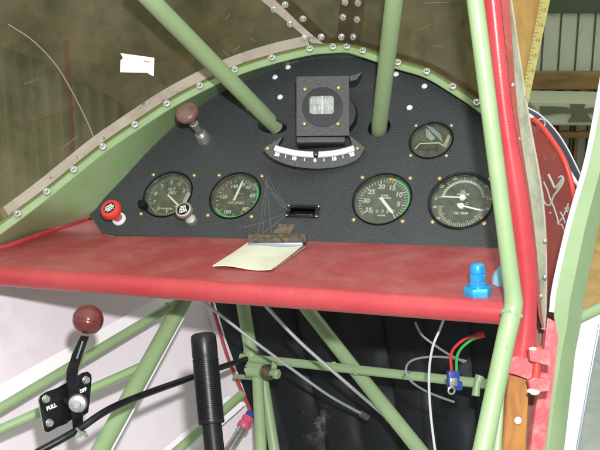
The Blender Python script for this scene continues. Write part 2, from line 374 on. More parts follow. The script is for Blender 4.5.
# wing with a cross
WZ = 6.6
th = thing('aircraft_wing', onwall(600, 125, WZ), 'cream aircraft wing tip with a dark cross, below the brown hangar beam', 'wing')
wa = [onwall(x, y, WZ) for x, y in ((531, 103), (640, 105), (640, 126), (546, 125.5), (538, 117))]
obj('wing_skin', prism(wa, Vector((0, .5, .02)), .012), 'cream2', th)
cr = [(540, 106.5), (553, 106.5), (567, 107.5), (572, 110), (570, 103.8), (585.5, 104.4), (583, 109), (600, 107), (640, 106), (640, 117), (600, 114.5), (586, 112.5), (593, 121.8), (568, 121.8), (574, 113.5), (562, 113.2), (541, 115.6)]
cp = [onwall(x, y, WZ-.012) for x, y in cr]
b2 = fill([[(p.x, p.z) for p in cp]], .008)
b2.transform(Matrix(((1, 0, 0, 0), (0, 0, 1, WZ-.008), (0, 1, 0, 0), (0, 0, 0, 1))))
obj('cross_marking', b2, 'cross', th, False)
# timber and tape measure seen past the door post
th = W(533, 60, 2.2)
pts = [W(x, y, 2.2) for x, y in ((492, -30), (551, -30), (520, 125), (505, 125))]
tag(obj('timber_plank', prism(pts, Vector((0, .04, 0)), .002), 'timber', None, False), 'yellow pine plank standing outside the door opening, beside a tape measure', 'plank')
th = thing('tape_measure', W(520, 125, 2.18), 'yellow tape measure blade hanging along the edge of the pine plank', 'tape measure')
pts = [W(x, y, 2.19) for x, y in ((546, -30), (556.5, -30), (524.5, 122), (517, 122))]
bld = obj('blade', prism(pts, Vector((0, .004, 0)), .0006), 'ruler', th, False)
bm = None
for i in range(40):
    t = (i+.5)/40; c0 = W(546+(517-546)*t, -30+152*t, 2.1885); c1 = W(556.5+(524.5-556.5)*t, -30+152*t, 2.1885); d = (c1-c0)
    ax = frame(c0, -FWD, d.normalized())
    bm = box((.0, -.0006, 0), (d.length*(.5 if i % 4 == 0 else .25), .0006, .0004), 0, bm, ax)
    if i % 4 == 2: bm = textbm(str(10+i//4), .011, frame(c0+d*.55, -FWD, Vector((1, 0, 0))), bm)
obj('scale_markings', bm, 'faintblack', bld, False)
# plywood sheet outside
pts = [W(x, y, 1.9) for x, y in ((556, 180), (680, 165), (680, 322), (560, 330))]
tag(obj('plywood_sheet', prism(pts, Vector((0, .018, 0)), .002), 'ply', None, False), 'ochre plywood sheet standing outside behind the open green door', 'plywood')

# ================================================================== red outer cowling with script
cw = [(515, 112), (529, 117), (541, 126), (554, 143), (564, 160), (570, 178), (574, 200), (575, 230), (571, 262), (565, 300), (556, 345), (524, 345), (519, 250)]
CZ = lambda x, y: 1.36-.0016*(x-515)+.0004*(y-112)
th = thing('nose_cowling', W(545, 340, 1.3), 'dusty red engine cowling side with white script lettering, seen past the door post', 'cowling')
obj('cowling_skin', prism([W(x, y, CZ(x, y)) for x, y in cw], Vector((-.03, .10, 0)), .003), 'cowling', th, True)
rim = smoothpath([W(x, y, CZ(x, y)-.004) for x, y in cw[:9]], 6)
obj('cowling_rim', tube(rim, .0036, 12), 'cowlrim', th)
bm = None
cs = lambda x, y: W(500+x/6, 150+y/6, CZ(500+x/6, 150+y/6)-.003)
for st, r in (([(240, 205), (255, 250), (262, 300), (275, 322)], .0022), ([(262, 190), (285, 240), (300, 290), (322, 340), (345, 410), (352, 446)], .0023), ([(262, 322), (300, 330), (320, 280), (345, 240), (372, 190)], .0026),
              ([(290, 145), (312, 190), (330, 225), (352, 205), (380, 165)], .0036), ([(352, 165), (372, 158), (380, 190), (350, 240), (325, 270)], .0030), ([(300, 375), (306, 380)], .0028), ([(345, 440), (372, 410), (402, 345), (410, 320)], .0022), ([(362, 372), (378, 400), (392, 440)], .0022), ([(390, 345), (404, 372), (412, 340)], .002),
              ([(352, 446), (372, 450), (388, 490), (400, 520)], .0022)):
    bm = tube(smoothpath([cs(*p) for p in st], 5), r*.48, 8, bm)
obj('script_lettering', bm, 'faint', th)
# dark trim above the cowling
th = thing('cowl_seal', W(555, 150, 1.3), 'navy black seal strip with white edge running along the top of the red cowling', 'seal strip')
sa = smoothpath([W(x, y, 1.33) for x, y in ((524, 112), (534, 119), (545, 132), (556, 149), (566, 166), (579, 187))], 6)
sb = smoothpath([W(x, y, 1.36) for x, y in ((528, 108), (540, 115), (555, 130), (567, 148), (578, 170), (590, 196))], 6)
obj('seal_body', loft(sa, sb, 2, .006), 'navy', th)
obj('white_edge', tube(sa, .0024, 8), 'whitep', th)
obj('upper_edge', tube(sb, .0012, 8), 'whitep', th)
obj('eye_ring', tube([W(541+4*math.cos(t), 124+5*math.sin(t), 1.325) for t in [k*math.pi/8 for k in range(17)]], .0011, 8), 'steel', th)
obj('clip', tube(smoothpath([W(538, 122, 1.325), (W(545, 130, 1.322)), W(551, 139, 1.322)], 4), .0022, 8), 'steel', th)
obj('clip_screw', lathe([(0, .002), (.0025, .001), (.003, -.001), (0, -.001)], 12, None, frame(W(549, 138, 1.318), -FWD)), 'brass', th)

# ================================================================== instrument panel
OUT = [(88, 213), (103, 234), (200, 238), (300, 241.5), (400, 245), (497, 248), (530, 249), (528, 190), (512, 145), (494, 120), (470, 100), (446, 84), (422, 72.5), (400, 65), (365, 57), (335, 55), (305, 58.5), (270, 69), (235, 84), (205, 101), (180, 120), (150, 148), (120, 180)]
GA = {'alt': (167.5, 194.3, .0355), 'asi': (234.8, 195.4, .0352), 'tach': (381.9, 198.8, .0372), 'oil': (461.3, 200.5, .0385), 'small': (431, 140.3, .0275)}
holes = [circ(*pl(x, y)[:2], r, 56) for x, y, r in GA.values()]
ta = pl(272, 126.5); holes.append([(ta.x+.0215*math.cos(t)*1.0-.006*math.sin(t), ta.y+.012*math.sin(t)) for t in [2*math.pi*k/32 for k in range(32)]])
tb = pl(379, 127); holes.append(circ(tb.x, tb.y, .0155, 32))
sl = pl(303, 211.7); SLW, SLH = .0185, .0068
holes.append([(sl.x-SLW, sl.y-SLH), (sl.x+SLW, sl.y-SLH), (sl.x+SLW, sl.y+SLH), (sl.x-SLW, sl.y+SLH)])
panel = thing('instrument_panel', PM, 'black wrinkle finish instrument panel with arched top below the windshield', 'panel')
outl = [tuple(pl(*p)[:2]) for p in OUT]
bm = fill([outl]+holes, .003)
obj('panel_board', bm, 'wrinkle', panel, True, PM, 25)
cx_ = sum(p[0] for p in outl)/len(outl); cy_ = sum(p[1] for p in outl)/len(outl)
bm = fill([[(cx_+(p[0]-cx_)*.985, cy_+(p[1]-cy_)*.97) for p in outl]], .002); bm.transform(T(0, 0, -.055)); obj('shade_backing', bm, 'black', panel, False, PM)  # black board added behind the holes to stand for the shade inside
for x, y in ((280, 97), (275, 77), (288, 67), (396, 74), (424.5, 86), (409.5, 107.5), (249, 108)):
    place('panel_screw', PRIVET, PM @ Matrix.Translation(pl(x, y)), panel)
obj('corner_tag', box((-.010, -.004, 0), (.010, .004, .0015), .0005, None, PM @ Matrix.Translation(pl(292, 61)) @ Matrix.Rotation(R(18), 4, 'Z')), 'beige', panel)
DZ = -.0065
DIAL = [None]
def gauge(key, name, label, half=.0314, scr=BRASS, screws=True, bez='black', bw=.0016):
    x, y, r = GA[key]; c = pl(x, y); m = PM @ Matrix.Translation(Vector((c.x, c.y, 0)))
    g = thing(name, m, label, 'gauge', None)
    # case: a cup behind the panel, its rim showing as a thin bezel
    bm = lathe([(r-.0005, .0004), (r-.0005, DZ), (0, DZ-.0004), (0, -.05), (r*.96, -.05), (r+.0004, -.0045), (r+.0004, .0004), (r-.0005, .0004)], 56); obj('case', bm, 'satin', g, True, m)
    obj('bezel', lathe([(r-.0008, .0002), (r-.0006, .0012), (r+bw*.5, .0018), (r+bw, .0003)], 56), bez, g, True, m)
    dl = obj('dial', lathe([(0, DZ+.0006), (r-.0012, DZ+.0006), (r-.0012, DZ)], 56), 'dial', g, False, m); DIAL[0] = dl
    obj('glass', lathe([(0, -.0012), (r-.0008, -.0012), (r-.0008, -.0028), (0, -.0028)], 56), 'lens', g, False, m)
    if screws:
        for sx, sy in ((-1, 1), (1, 1), (-1, -1), (1, -1)):
            place('screw', scr, m @ T(sx*half, sy*half, 0) @ Matrix.Rotation(random.uniform(0, 3), 4, 'Z'), g)
    return g, m, r, c
def loc(c, x, y): p = pl(x, y, DZ); return (p.x-c.x, p.y-c.y)
MZ = DZ+.0010
def num(bm, s, xy, size, bold=.0002): return textbm(s, size, T(xy[0], xy[1], MZ), bm, .00015, bold)

# altimeter
g, m, r, c = gauge('alt', 'altimeter', 'round altimeter with digits 0 to 9, leftmost gauge on the panel'); C7 = lambda x, y: loc(c, 130+x/7.5, 160+y/7.5)
bm = None
for k in range(50):
    a = k*7.2-8; bm = tick(bm or bmesh.new(), r*(.77 if k % 5 else .71), r*.84, a, .0007 if k % 5 else .001, MZ)
for k in range(10):
    a = R(k*36-8); rr = r*.62
    if k in (3,): continue
    bm = num(bm, str(k), (rr*math.sin(a), rr*math.cos(a)), .0085)
bm = num(bm, 'ALT', C7(315, 222), .0065); bm = num(bm, 'FEET', C7(322, 250), .0060); bm = num(bm, 'CALIBRATED', C7(275, 368), .0032);
obj('dial_markings', bm, 'dialwhite', DIAL[0], False, m)
obj('pressure_window', box((-.003, -.008, 0), (.003, .008, .0006), .0003, None, T(*C7(428, 285), MZ) @ Matrix.Rotation(R(-12), 4, 'Z')), 'faint', DIAL[0], True, m)
ce = C7(300, 280); ti = C7(392, 372); an = math.degrees(math.atan2(ti[0]-ce[0], ti[1]-ce[1]))
obj('pointer', needle(math.hypot(ti[0]-ce[0], ti[1]-ce[1]), .0026, an, MZ+.002, .003, ce), 'white', g, False, m)
kb = pl(145, 207.5)
obj('setting_knob', lathe([(0, .012), (.0055, .0115), (.0062, .010), (.0062, .002), (.0035, .0015), (.0035, 0), (0, 0)], 16, None, T(kb.x-c.x, kb.y-c.y, 0)), 'black', g, True, m)
kb = pl(141.5, 203.5)
obj('lock_screw', lathe([(0, .006), (.003, .0055), (.0035, .004), (.0035, 0), (0, 0)], 12, None, T(kb.x-c.x, kb.y-c.y, 0)), 'black', g, True, m)
# airspeed indicator
g, m, r, c = gauge('asi', 'airspeed_indicator', 'round airspeed gauge with a green arc and upright white pointer, second from the left'); C7 = lambda x, y: loc(c, 200+x/7.5, 165+y/7.5)
bm = bmesh.new()
for a in list(range(18, 62, 7))+[80, 103, 126, 150, 175, 198, 222, 243, 258, 272, 286, 300, 315, 330, 344]: bm = tick(bm, r*.70, r*.82, a, .0009, MZ)
for s, x, y in (('140', 258, 165), ('30', 322, 152), ('40', 362, 172), ('60', 395, 232), ('80', 338, 335), ('100', 205, 355), ('120', 178, 243)): bm = num(bm, s, C7(x, y), .0075)
bm = num(bm, 'M.P.H.', C7(298, 218), .0042, 0); bm = num(bm, 'AIR SPEED', C7(275, 287), .0052, .0001)
obj('dial_markings', bm, 'dialwhite', DIAL[0], False, m)
obj('green_arc', arcband(r*.83, r*.90, 42, 236, MZ), 'gring', DIAL[0], False, m)
obj('red_line', tick(bmesh.new(), r*.74, r*.92, -38, .0022, MZ+.0004), 'rring', DIAL[0], False, m)
obj('pointer', needle(r*.78, .0030, 10, MZ+.002, .006), 'white', g, False, m)
# tachometer
g, m, r, c = gauge('tach', 'tachometer', 'round tachometer numbered 5 to 35 with hour counter, right of the clipped notepad'); C7 = lambda x, y: loc(c, 350+x/7.14, 165+y/7.14)
bm = bmesh.new()
for k in range(36):
    a = 140-k*7.7; bm = tick(bm, r*(.69 if k % 5 == 0 else .74), r*.85, a, .0015 if k % 5 == 0 else .0009, MZ)
for k, s in enumerate(('5', '10', '15', '20', '25', '30', '35')):
    a = R(140-(k+1)*38.5); bm = num(bm, s, (r*.58*math.sin(a), r*.58*math.cos(a)), .0092, .0003)
bm = num(bm, 'R.P.M.', C7(250, 222), .004); bm = num(bm, 'HUNDREDS', C7(250, 240), .003); bm = num(bm, 'HOURS', C7(225, 364), .003)
obj('dial_markings', bm, 'dialwhite', DIAL[0], False, m)
for k in range(5):
    p = C7(157+38*k, 338)
    b = textbm('00082'[k], .0075, T(p[0], p[1], MZ+.0008), None, .00015, .0001)
    obj('counter_digit', b, 'faint', DIAL[0], False, m)
obj('green_arc', arcband(r*.86, r*.92, 22, 128, MZ), 'gring', DIAL[0], False, m); obj('yellow_arc', arcband(r*.86, r*.92, 4, 21, MZ), 'yring', DIAL[0], False, m)
ce = (0, 0); ti = C7(333, 385); an = math.degrees(math.atan2(ti[0], ti[1]))
obj('pointer', needle(r*.72, .0038, an, MZ+.002, .005), 'white', g, False, m)
# oil gauge
g, m, r, c = gauge('oil', 'oil_gauge', 'round twin oil gauge with two white needles, rightmost beside the green post', bez='satin', bw=.003); C7 = lambda x, y: loc(c, 425+x/6.92, 165+y/6.92)
u = C7(262, 235); l_ = C7(252, 292); bm = arcband(r*.60, r*.68, -88, 84, MZ, 30, u)
for k in range(21): bm = tick(bm, r*.6, r*(.72 if k % 5 else .80), -88+k*8.6, .0009, MZ, u)
for s, a in (('0', -92), ('25', -58), ('50', -24), ('75', 20), ('100', 55), ('125', 88)): bm = num(bm, s, (u[0]+r*.86*math.sin(R(a)), u[1]+r*.82*math.cos(R(a))), .0054)
for k in range(31): bm = tick(bm, r*(.62 if k % 5 else .56), r*.74, 96+k*5.8, .0009, MZ, l_)
for s, a in (('60', 268), ('100', 238), ('140', 206), ('180', 176), ('220', 146), ('260', 118), ('280', 94)): bm = num(bm, s, (l_[0]+r*.84*math.sin(R(a)), l_[1]+r*.84*math.cos(R(a))), .0050)
bm = num(bm, 'OIL', C7(264, 188), .0042); bm = num(bm, 'PRESSURE', C7(264, 207), .0036); bm = num(bm, 'F', C7(232, 278), .005); bm = num(bm, 'C', C7(290, 272), .005); bm = num(bm, 'OIL TEMP', C7(250, 338), .0042)
obj('dial_markings', bm, 'dialwhite', DIAL[0], False, m)
obj('pointer', needle(r*.72, .0020, -88, MZ+.002, .005, u), 'white', g, False, m); obj('pointer', needle(r*.78, .0020, 104, MZ+.003, .005, l_), 'white', g, False, m)
for q in (u, l_): obj('pointer_hub', lathe([(0, .003), (.0035, .0028), (.004, 0)], 18, None, T(q[0], q[1], MZ+.001)), 'white', g, True, m)
# small empty instrument hole glazed: shapes behind its glass
g, m, r, c = gauge('small', 'small_round_indicator', 'small round glazed indicator with pale and dark shapes inside, above the tachometer', .0232, SMALLSCREW); C9 = lambda x, y: loc(c, 405+x/9, 115+y/9)
bm = prism([(*C9(195, 140), MZ), (*C9(225, 165), MZ), (*C9(280, 225), MZ), (*C9(240, 250), MZ), (*C9(195, 215), MZ)], Vector((0, 0, .004)), .001); obj('pale_shape', bm, 'cream', g, True, m)
bm = prism([(*C9(200, 112), MZ), (*C9(250, 125), MZ), (*C9(330, 195), MZ), (*C9(345, 265), MZ), (*C9(300, 220), MZ), (*C9(225, 150), MZ)], Vector((0, 0, .003)), .0008); obj('bent_shape', bm, 'greymetal', g, True, m)
bm = prism([(*C9(95, 315), MZ), (*C9(140, 272), MZ), (*C9(305, 265), MZ), (*C9(300, 330), MZ), (*C9(140, 325), MZ)], Vector((0, 0, .0015)), .0004); obj('dark_shape', bm, 'black', g, True, m)
bm = tube([Vector((*C9(95, 318), MZ+.002)), Vector((*C9(140, 270), MZ+.002)), Vector((*C9(310, 264), MZ+.002)), Vector((*C9(372, 300), MZ+.002))], .0008, 8); obj('thin_bar', bm, 'paper', g, True, m)
bm = prism([(*C9(340, 300), MZ), (*C9(395, 190), MZ), (*C9(412, 210), MZ), (*C9(380, 300), MZ)], Vector((0, 0, .003)), .0006); obj('pale_edge', bm, 'beige', g, True, m)

# ------------------------------------------------------------------ knobs
def knob(name, label, base, length, parts):
    p = pl(*base); m = PM @ Matrix.Translation(Vector((p.x, p.y, 0))); k = thing(name, m, label, 'knob')
    for nm, prof, mt in parts:
        o = obj(nm, lathe(prof, 36), mt, cap if nm == 'cap_disc' else k, True, m)
        if nm == 'cap': cap = o
    return cap, m
k, m = knob('pull_knob', 'red rimmed round pull knob at the lower left corner of the panel', (119.5, 219.5), .027, [
    ('collar', [(0, .004), (.0088, .004), (.0095, .003), (.0095, 0), (0, 0)], 'whitep'), ('shaft', [(.0062, .004), (.0062, .018), (.0075, .02)], 'magenta'),
    ('cap', [(0, .021), (.006, .019), (.0125, .0205), (.0145, .0235), (.0145, .0275), (.0128, .0305), (.0085, .0312), (.0085, .0300), (0, .0300)], 'redknob'), ('cap_disc', [(0, .0305), (.0082, .0305), (.0084, .0302)], 'navy')])
bm = None
for s, y, x in (('CARB', .0032, -.0005), ('HEAT', -.0032, .0005)): bm = textbm(s, .0042, Matrix.Rotation(R(38), 4, 'Z') @ T(x, y, .0309), bm, .0002, .0001)
bm = box((-.0072, -.0007, .0307), (.0072, .0007, .0311), 0, bm, Matrix.Rotation(R(38), 4, 'Z'))
obj('lettering', bm, 'white', k, False, m)
k, m = knob('mixture_knob', 'silver rimmed knob with black lettered face covering the lower right of the altimeter', (192, 221), .03, [
    ('collar', [(0, .006), (.007, .006), (.008, .004), (.008, 0), (0, 0)], 'steel'), ('shaft', [(.0058, .005), (.0056, .02), (.0068, .0225)], 'whitep'),
    ('cap', [(0, .022), (.007, .022), (.0108, .0235), (.0118, .0255), (.0118, .0285), (.0108, .0302), (.0086, .0306), (.0086, .0298), (0, .0298)], 'steel'), ('cap_disc', [(0, .0303), (.0082, .0303), (.0084, .0300)], 'black')])
bm = None
for s, y in (('MIX', .0036), ('PULL', 0), ('LEAN', -.0036)): bm = textbm(s, .0044, Matrix.Rotation(R(14), 4, 'Z') @ T(0, y, .0307), bm, .0002, .0001)
obj('lettering', bm, 'white', k, False, m)
k, m = knob('primer_knob', 'worn brown mushroom knob on a steel shaft at the upper left of the panel', (203.5, 138.5), .075, [
    ('collar', [(0, .012), (.0078, .012), (.0092, .010), (.0095, .002), (.0105, 0), (0, 0)], 'steel'), ('shaft', [(.0052, .012), (.0052, .030), (.0062, .031), (.0062, .036), (.0045, .037), (.0045, .05)], 'steel'),
    ('cap', [(0, .048), (.006, .048), (.0105, .051), (.0155, .056), (.0162, .060), (.0155, .0625), (.013, .0655), (.006, .0672), (0, .0675)], 'brownknob')])

# ------------------------------------------------------------------ compass
def cface(Z): return lambda x, y: W(x, y, Z)
cf = cface(1.292); c0 = cf(322.5, 107); m = frame(c0, -FWD + .10*UPC - .05*RIGHT, RIGHT); mi = m.inverted()
def cl(x, y):
    p = mi @ hitplane(x, y, c0, m.to_3x3() @ Vector((0, 0, 1))); return (p.x, p.y)
comp = thing('compass', m, 'black boxed compass with a small cream window, top centre of the panel', 'compass')
x0, y0 = cl(296.5, 136); x1, y1 = cl(349, 76)
wn = [cl(x, y) for x, y in ((309.5, 98), (311.5, 96), (332, 95.5), (334, 97.5), (334, 112), (332, 114), (314, 114.5), (309.5, 113))]
bm = fill([[(x0, y0), (x1, y0), (x1, y1), (x0, y1)], circ(0, 0, .0262, 48)], .003); obj('face_plate', bm, 'hood', comp, True, m, 30)
bm = box((x0+.002, y0+.001, -.075), (x1-.002, y1-.001, -.0032), .002); obj('housing', bm, 'hood', comp, True, m)
bm = fill([circ(0, 0, .0260, 48), wn], .005); bm.transform(T(0, 0, .0012)); obj('bezel', bm, 'satin', comp, True, m, 30)
bm = box((-.018, -.0135, -.0030), (.018, .0135, -.0022)); bm.transform(T(*cl(322, 105), 0)); crd = obj('compass_card', bm, 'cream', comp, True, m)
bm = None; wc = cl(322, 105)
for k in range(-7, 8): bm = box((wc[0]+k*.0023-.0003, wc[1]+.002, -.0021), (wc[0]+k*.0023+.0003, wc[1]+(.0075 if k % 2 else .009), -.0019), 0, bm)
for s, dx in (('3', -.010), ('N', -.001), ('33', .010)): bm = textbm(s, .0085, T(wc[0]+dx, wc[1]-.004, -.0020), bm, .0001, .0001)
obj('card_markings', bm, 'faint', crd, False, m)
obj('lubber_line', box((wc[0]-.0005, wc[1]-.0125, -.0014), (wc[0]+.0005, wc[1]+.0125, -.0008)), 'white', comp, False, m)
for x, y in ((305, 89.5), (338.5, 88), (304.5, 124), (338, 124)): place('screw', BRASS, m @ T(*cl(x, y), .001), comp)
b0 = cl(297, 143.5); b1 = cl(345, 137.5)
obj('lower_ledge', box((b0[0], b0[1], -.05), (b1[0], b1[1], .006), .001), 'hood', comp, True, m)
hp = [cl(x, y) for x, y in ((349.5, 76), (362, 72), (357, 79), (350, 81))]
obj('side_flange', prism([(*p, -.001) for p in hp], Vector((0, 0, -.03)), .0006), 'hood', comp, True, m)
bm = lathe([(0, -.070), (.021, -.069), (.026, -.055), (.0265, -.020), (.024, -.010), (0, -.010)], 32); bm.transform(T(.019, -.006, 0)); obj('bowl', bm, 'black', comp, True, m)
# ------------------------------------------------------------------ inclinometer
cI = W(315, 152, 1.292); m = frame(cI, -FWD + .10*UPC - .05*RIGHT, RIGHT); mi = m.inverted()
def il(x, y):
    p = mi @ hitplane(x, y, cI, m.to_3x3() @ Vector((0, 0, 1))); return (p.x, p.y)
inc = thing('slip_indicator', m, 'curved black slip indicator with milky tube and white numbers, below the compass', 'slip indicator')
up = smoothpath([Vector((*il(x, y), 0)) for x, y in ((283, 136), (279, 146), (296, 150), (315, 151), (334, 150), (351, 146), (349, 135))], 5)
lo = smoothpath([Vector((*il(x, y), 0)) for x, y in ((263, 149), (272, 158), (291, 165.5), (315, 168.5), (339, 166.5), (357, 159.5), (365, 148))], 5)
pts = [v for v in up]+[v for v in reversed(lo)]
b = fill([[(p.x, p.y) for p in pts]], .020); obj('mounting_plate', b, 'hood', inc, True, m, 30)
tb_ = smoothpath([Vector((*il(x, y), .002)) for x, y in ((275, 148.5), (285, 151.3), (298, 153.8), (315, 155), (332, 153.8), (345, 151.3), (354, 148.5))], 8)
obj('glass_tube', tube(tb_, .0042, 14), 'bluewhite', inc, True, m)
obj('ball', lathe([(0, .0048), (.0034, .0034), (.0048, 0), (.0034, -.0034), (0, -.0048)], 20, None, T(*il(316, 154.8), .0035)), 'blackball', inc, True, m)
bm = None
for s, x, y, a in (('20', 277, 154.5, -18), ('10', 294, 158.5, -10), ('0', 315, 160.5, 0), ('10', 334, 159, 8), ('20', 352, 154.5, 18)): bm = textbm(s, .0062, T(*il(x, y), .0003) @ Matrix.Rotation(R(a), 4, 'Z'), bm, .0002, .0004)
for x, y in ((285.5, 156.5), (304.5, 159.8), (324, 160), (343, 157)): bm = box((-.0005, -.0018, 0), (.0005, .0018, .0004), 0, bm, T(*il(x, y), .0003))
obj('scale_markings', bm, 'white', inc, False, m)
for x, y in ((267.5, 148.5), (357.5, 148.5)): place('screw', BRASS, m @ T(*il(x, y), 0), inc)
# ------------------------------------------------------------------ hour meter slot
m = PM @ Matrix.Translation(Vector((sl.x, sl.y, 0)))
hm = thing('hour_meter', m, 'small rectangular black hour meter with a red digit, low in the panel centre', 'meter')
a_, b_ = SLW, SLH
bm = fill([[(-a_-.0035, -b_-.0022), (a_+.0035, -b_-.0022), (a_+.0035, b_+.0022), (-a_-.0035, b_+.0022)], [(-a_+.0015, -b_+.001), (a_-.0015, -b_+.001), (a_-.0015, b_-.001), (-a_+.0015, b_-.001)]], .0016); bm.transform(T(0, 0, .0022)); obj('frame', bm, 'satin', hm, True, m, 30)
obj('case', box((-a_+.001, -b_+.0006, -.03), (a_-.001, b_-.0006, -.009), .0005), 'black', hm, True, m)
for k, d in enumerate('00417'):
    x = -.010+k*.0048
    obj('digit_drum', box((x-.002, -.0058, -.0088), (x+.002, -.0005, -.0055), .0006), 'wred' if k in (3,) else ('greymetal' if k < 3 else 'gring'), hm, True, m)
for sx in (-1, 1):
    for sy in (-1, 1): place('screw', SMALLSCREW, m @ T(sx*(a_+.0018), sy*(b_+.0005), .0022) @ Matrix.Scale(.6, 4), hm)
# cobweb strands on the panel
bm = None
web = [((262, 178), (289, 207)), ((266, 181), (288, 210)), ((268, 175), (286, 206)), ((267, 186), (262, 240)), ((268, 188), (272, 238)), ((267, 180), (258, 234)), ((285, 213), (238, 228)), ((287, 214), (250, 240)), ((266, 170), (268, 190)), ((270, 192), (290, 211))]
for a, b in web:
    A = pw(*a, .002); B = pw(*b, .003+.012*random.random()); mid = (A+B)/2+PN*-.001+PEY*-.003
    bm = tube(smoothpath([A, mid, B], 5), .00025, 5, bm)
tag(obj('cobweb', bm, 'web'), 'grey cobweb strands beside the airspeed gauge above the rusty clip', 'cobweb')

# ================================================================== cowl, flange, windshield
RIV = [(-16, 239), (18, 214), (47, 192), (74, 170), (103, 147), (135, 125), (167, 104), (200, 86), (235, 70), (272, 58), (310, 49), (333, 47), (347, 46.5), (363, 51), (398, 63), (427, 72), (453, 87), (477, 103), (497, 120), (512, 137)]
RZ = [1.285, 1.295, 1.31, 1.325, 1.34, 1.352, 1.362, 1.366, 1.368, 1.366, 1.362, 1.358, 1.355, 1.345, 1.325, 1.305, 1.283, 1.258, 1.235, 1.22]
fp = [Vector(p) for p in RIV]
def off(i, d):
    t = (fp[min(i+1, len(fp)-1)]-fp[max(i-1, 0)]).normalized(); return fp[i]+Vector((t.y, -t.x))*d     # outward (up) for positive d
def curve(d, dz=0.0, n=8): return smoothpath([W(*off(i, d), RZ[i]+dz) for i in range(len(fp))], n)
cowl = thing('boot_cowl', W(40, 240, 1.3), 'pale green sheet metal cowl arching over the instrument panel', 'cowl')
obj('flange', loft(curve(-5.5, -.001), curve(5.5, .004), 2, -.0015), 'green', cowl)
pan = [(-14, 251), (40, 232), (87, 214.5), (105, 196), (122, 178.5), (150, 148), (179, 120.5), (206, 100), (236, 83), (271, 68.5), (306, 58), (330, 55), (345, 55), (364, 56.5), (400, 65), (427, 74), (452, 88), (476, 104), (497, 121), (513, 145)]
A = smoothpath([pw(*p, .001) if i > 1 else sh(*p, .001) for i, p in enumerate(pan)], 8)
obj('cowl_side', loft(curve(-5.3, .0), A, 3, .0012), 'cowlgreen', cowl)
# windshield
TOP = [(-190, 150), (-170, 60), (-130, -20), (-80, -80), (-20, -120), (30, -140), (90, -150), (150, -150), (210, -150), (262, -150), (308, -150), (333, -150), (348, -150), (364, -150), (398, -150), (430, -150), (458, -145), (474, -130), (482, -100), (490, -60)]
GB = [W(*off(i, -1), RZ[i]+.0045) for i in range(len(fp))]; GT = [W(*TOP[i], 1.13) for i in range(len(fp))]
rows = []
for k in range(9):
    t = k/8; rows.append(smoothpath([GB[i].lerp(GT[i], t)+Vector((0, .045*math.sin(math.pi*t), .03*math.sin(math.pi*t))) for i in range(len(fp))], 4))
bm = bmesh.new(); gv = [[bm.verts.new(p) for p in r_] for r_ in rows]
for a, b in zip(gv, gv[1:]):
    for i in range(len(a)-1): bm.faces.new((a[i], a[i+1], b[i+1], b[i]))
bm.normal_update(); BV = BVHTree.FromBMesh(bm)
def onglass(x, y, d=.002):
    h = BV.ray_cast(EYE, ray(x, y).normalized())
    if h[0] is None: return W(x, y, 1.3), -FWD
    n = h[1] if h[1].dot(ray(x, y)) < 0 else -h[1]
    return h[0]+n*d, n
thicken(bm, .002)
ws = thing('windshield', GB[10], 'dirty olive tinted windshield with riveted seams above the green cowl', 'windshield')
obj('pane', bm, 'pane', ws)
def gl_strip(name, A, B, m, d=.003, th=.0012, n=10):
    P = smoothpath([onglass(*p, d)[0] for p in A], n); Q = smoothpath([onglass(*p, d)[0] for p in B], n)
    return obj(name, loft(P, Q, 2, th), m, ws)
gl_strip('edge_strip', [off(i, 4.5) for i in range(0, 11)], [off(i, 14.5) for i in range(0, 11)], 'beige', .003)
gl_strip('edge_strip', [off(i, 5) for i in range(11, 18)], [off(i, 10) for i in range(11, 18)], 'darkstrip', .003)
gl_strip('seam_strip', [(312, 42), (292, 25), (259, -3)], [(324, 43), (303, 26), (273, -3)], 'beige', .005)
gl_strip('seam_strip', [(322, 42), (304, 26), (275, -3)], [(336, 42), (318, 26), (290, -3)], 'darkstrip', .004)
gl_strip('seam_strip', [(337, 42), (339, 20), (341, -3)], [(361, 44), (363.5, 20), (366, -3)], 'darkstrip', .004)
for x, y in ((274, 8), (290, 22.5), (304.5, 37), (285, 3.5), (303, 17.5), (321.5, 36), (346, 1), (344, 16), (342, 36), (360, 2), (359, 18.5), (355.5, 36)):
    p, n = onglass(x, y, .0062); place('rivet', BOLT, frame(p, n) @ Matrix.Rotation(random.random()*3, 4, 'Z') @ Matrix.Scale(.82, 4), ws)
for i in range(1, 18):
    a = W(*off(i, -3), RZ[i]-.0005); b = W(*off(i, 3), RZ[i]+.002); t = (W(*fp[min(i+1, 19)], RZ[min(i+1, 19)])-W(*fp[i-1], RZ[i-1]))
    n = t.cross(b-a).normalized()
    if n.dot(FWD) > 0: n = -n
    p = W(*fp[i], RZ[i]-.002)
    place('rivet', BOLT, frame(p+n*.0012, (n-.5*FWD).normalized()) @ Matrix.Rotation(random.random()*3, 4, 'Z') @ Matrix.Scale(.82, 4), cowl)
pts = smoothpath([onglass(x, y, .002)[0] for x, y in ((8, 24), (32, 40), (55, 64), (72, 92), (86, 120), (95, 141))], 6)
obj('arc_line', tube(pts, .0009, 6), 'glass_line', ws)  # thin pale brown curve laid over the pane
bm = None
for A in (((60, 150), (76, 137)), ((24, 84), (38, 79)), ((230, 14), (225, 19)), ((222, 50), (229, 56)), ((425, 3), (450, 2)), ((434, 45), (443, 47)), ((470, 50), (468, 68)), ((240, 45), (233, 52)), ((420, 30), (432, 24)), ((250, 38), (256, 41))):
    bm = tube([onglass(*A[0], .0018)[0], onglass(*A[1], .0018)[0]], .0003, 5, bm)
obj('scratches', bm, 'glass_line', ws)
stp = [(120, 53), (154, 57.5), (153.5, 76), (150.5, 75), (147, 72.5), (120, 72), (120.2, 60), (122.5, 58.5), (122, 56.5)]
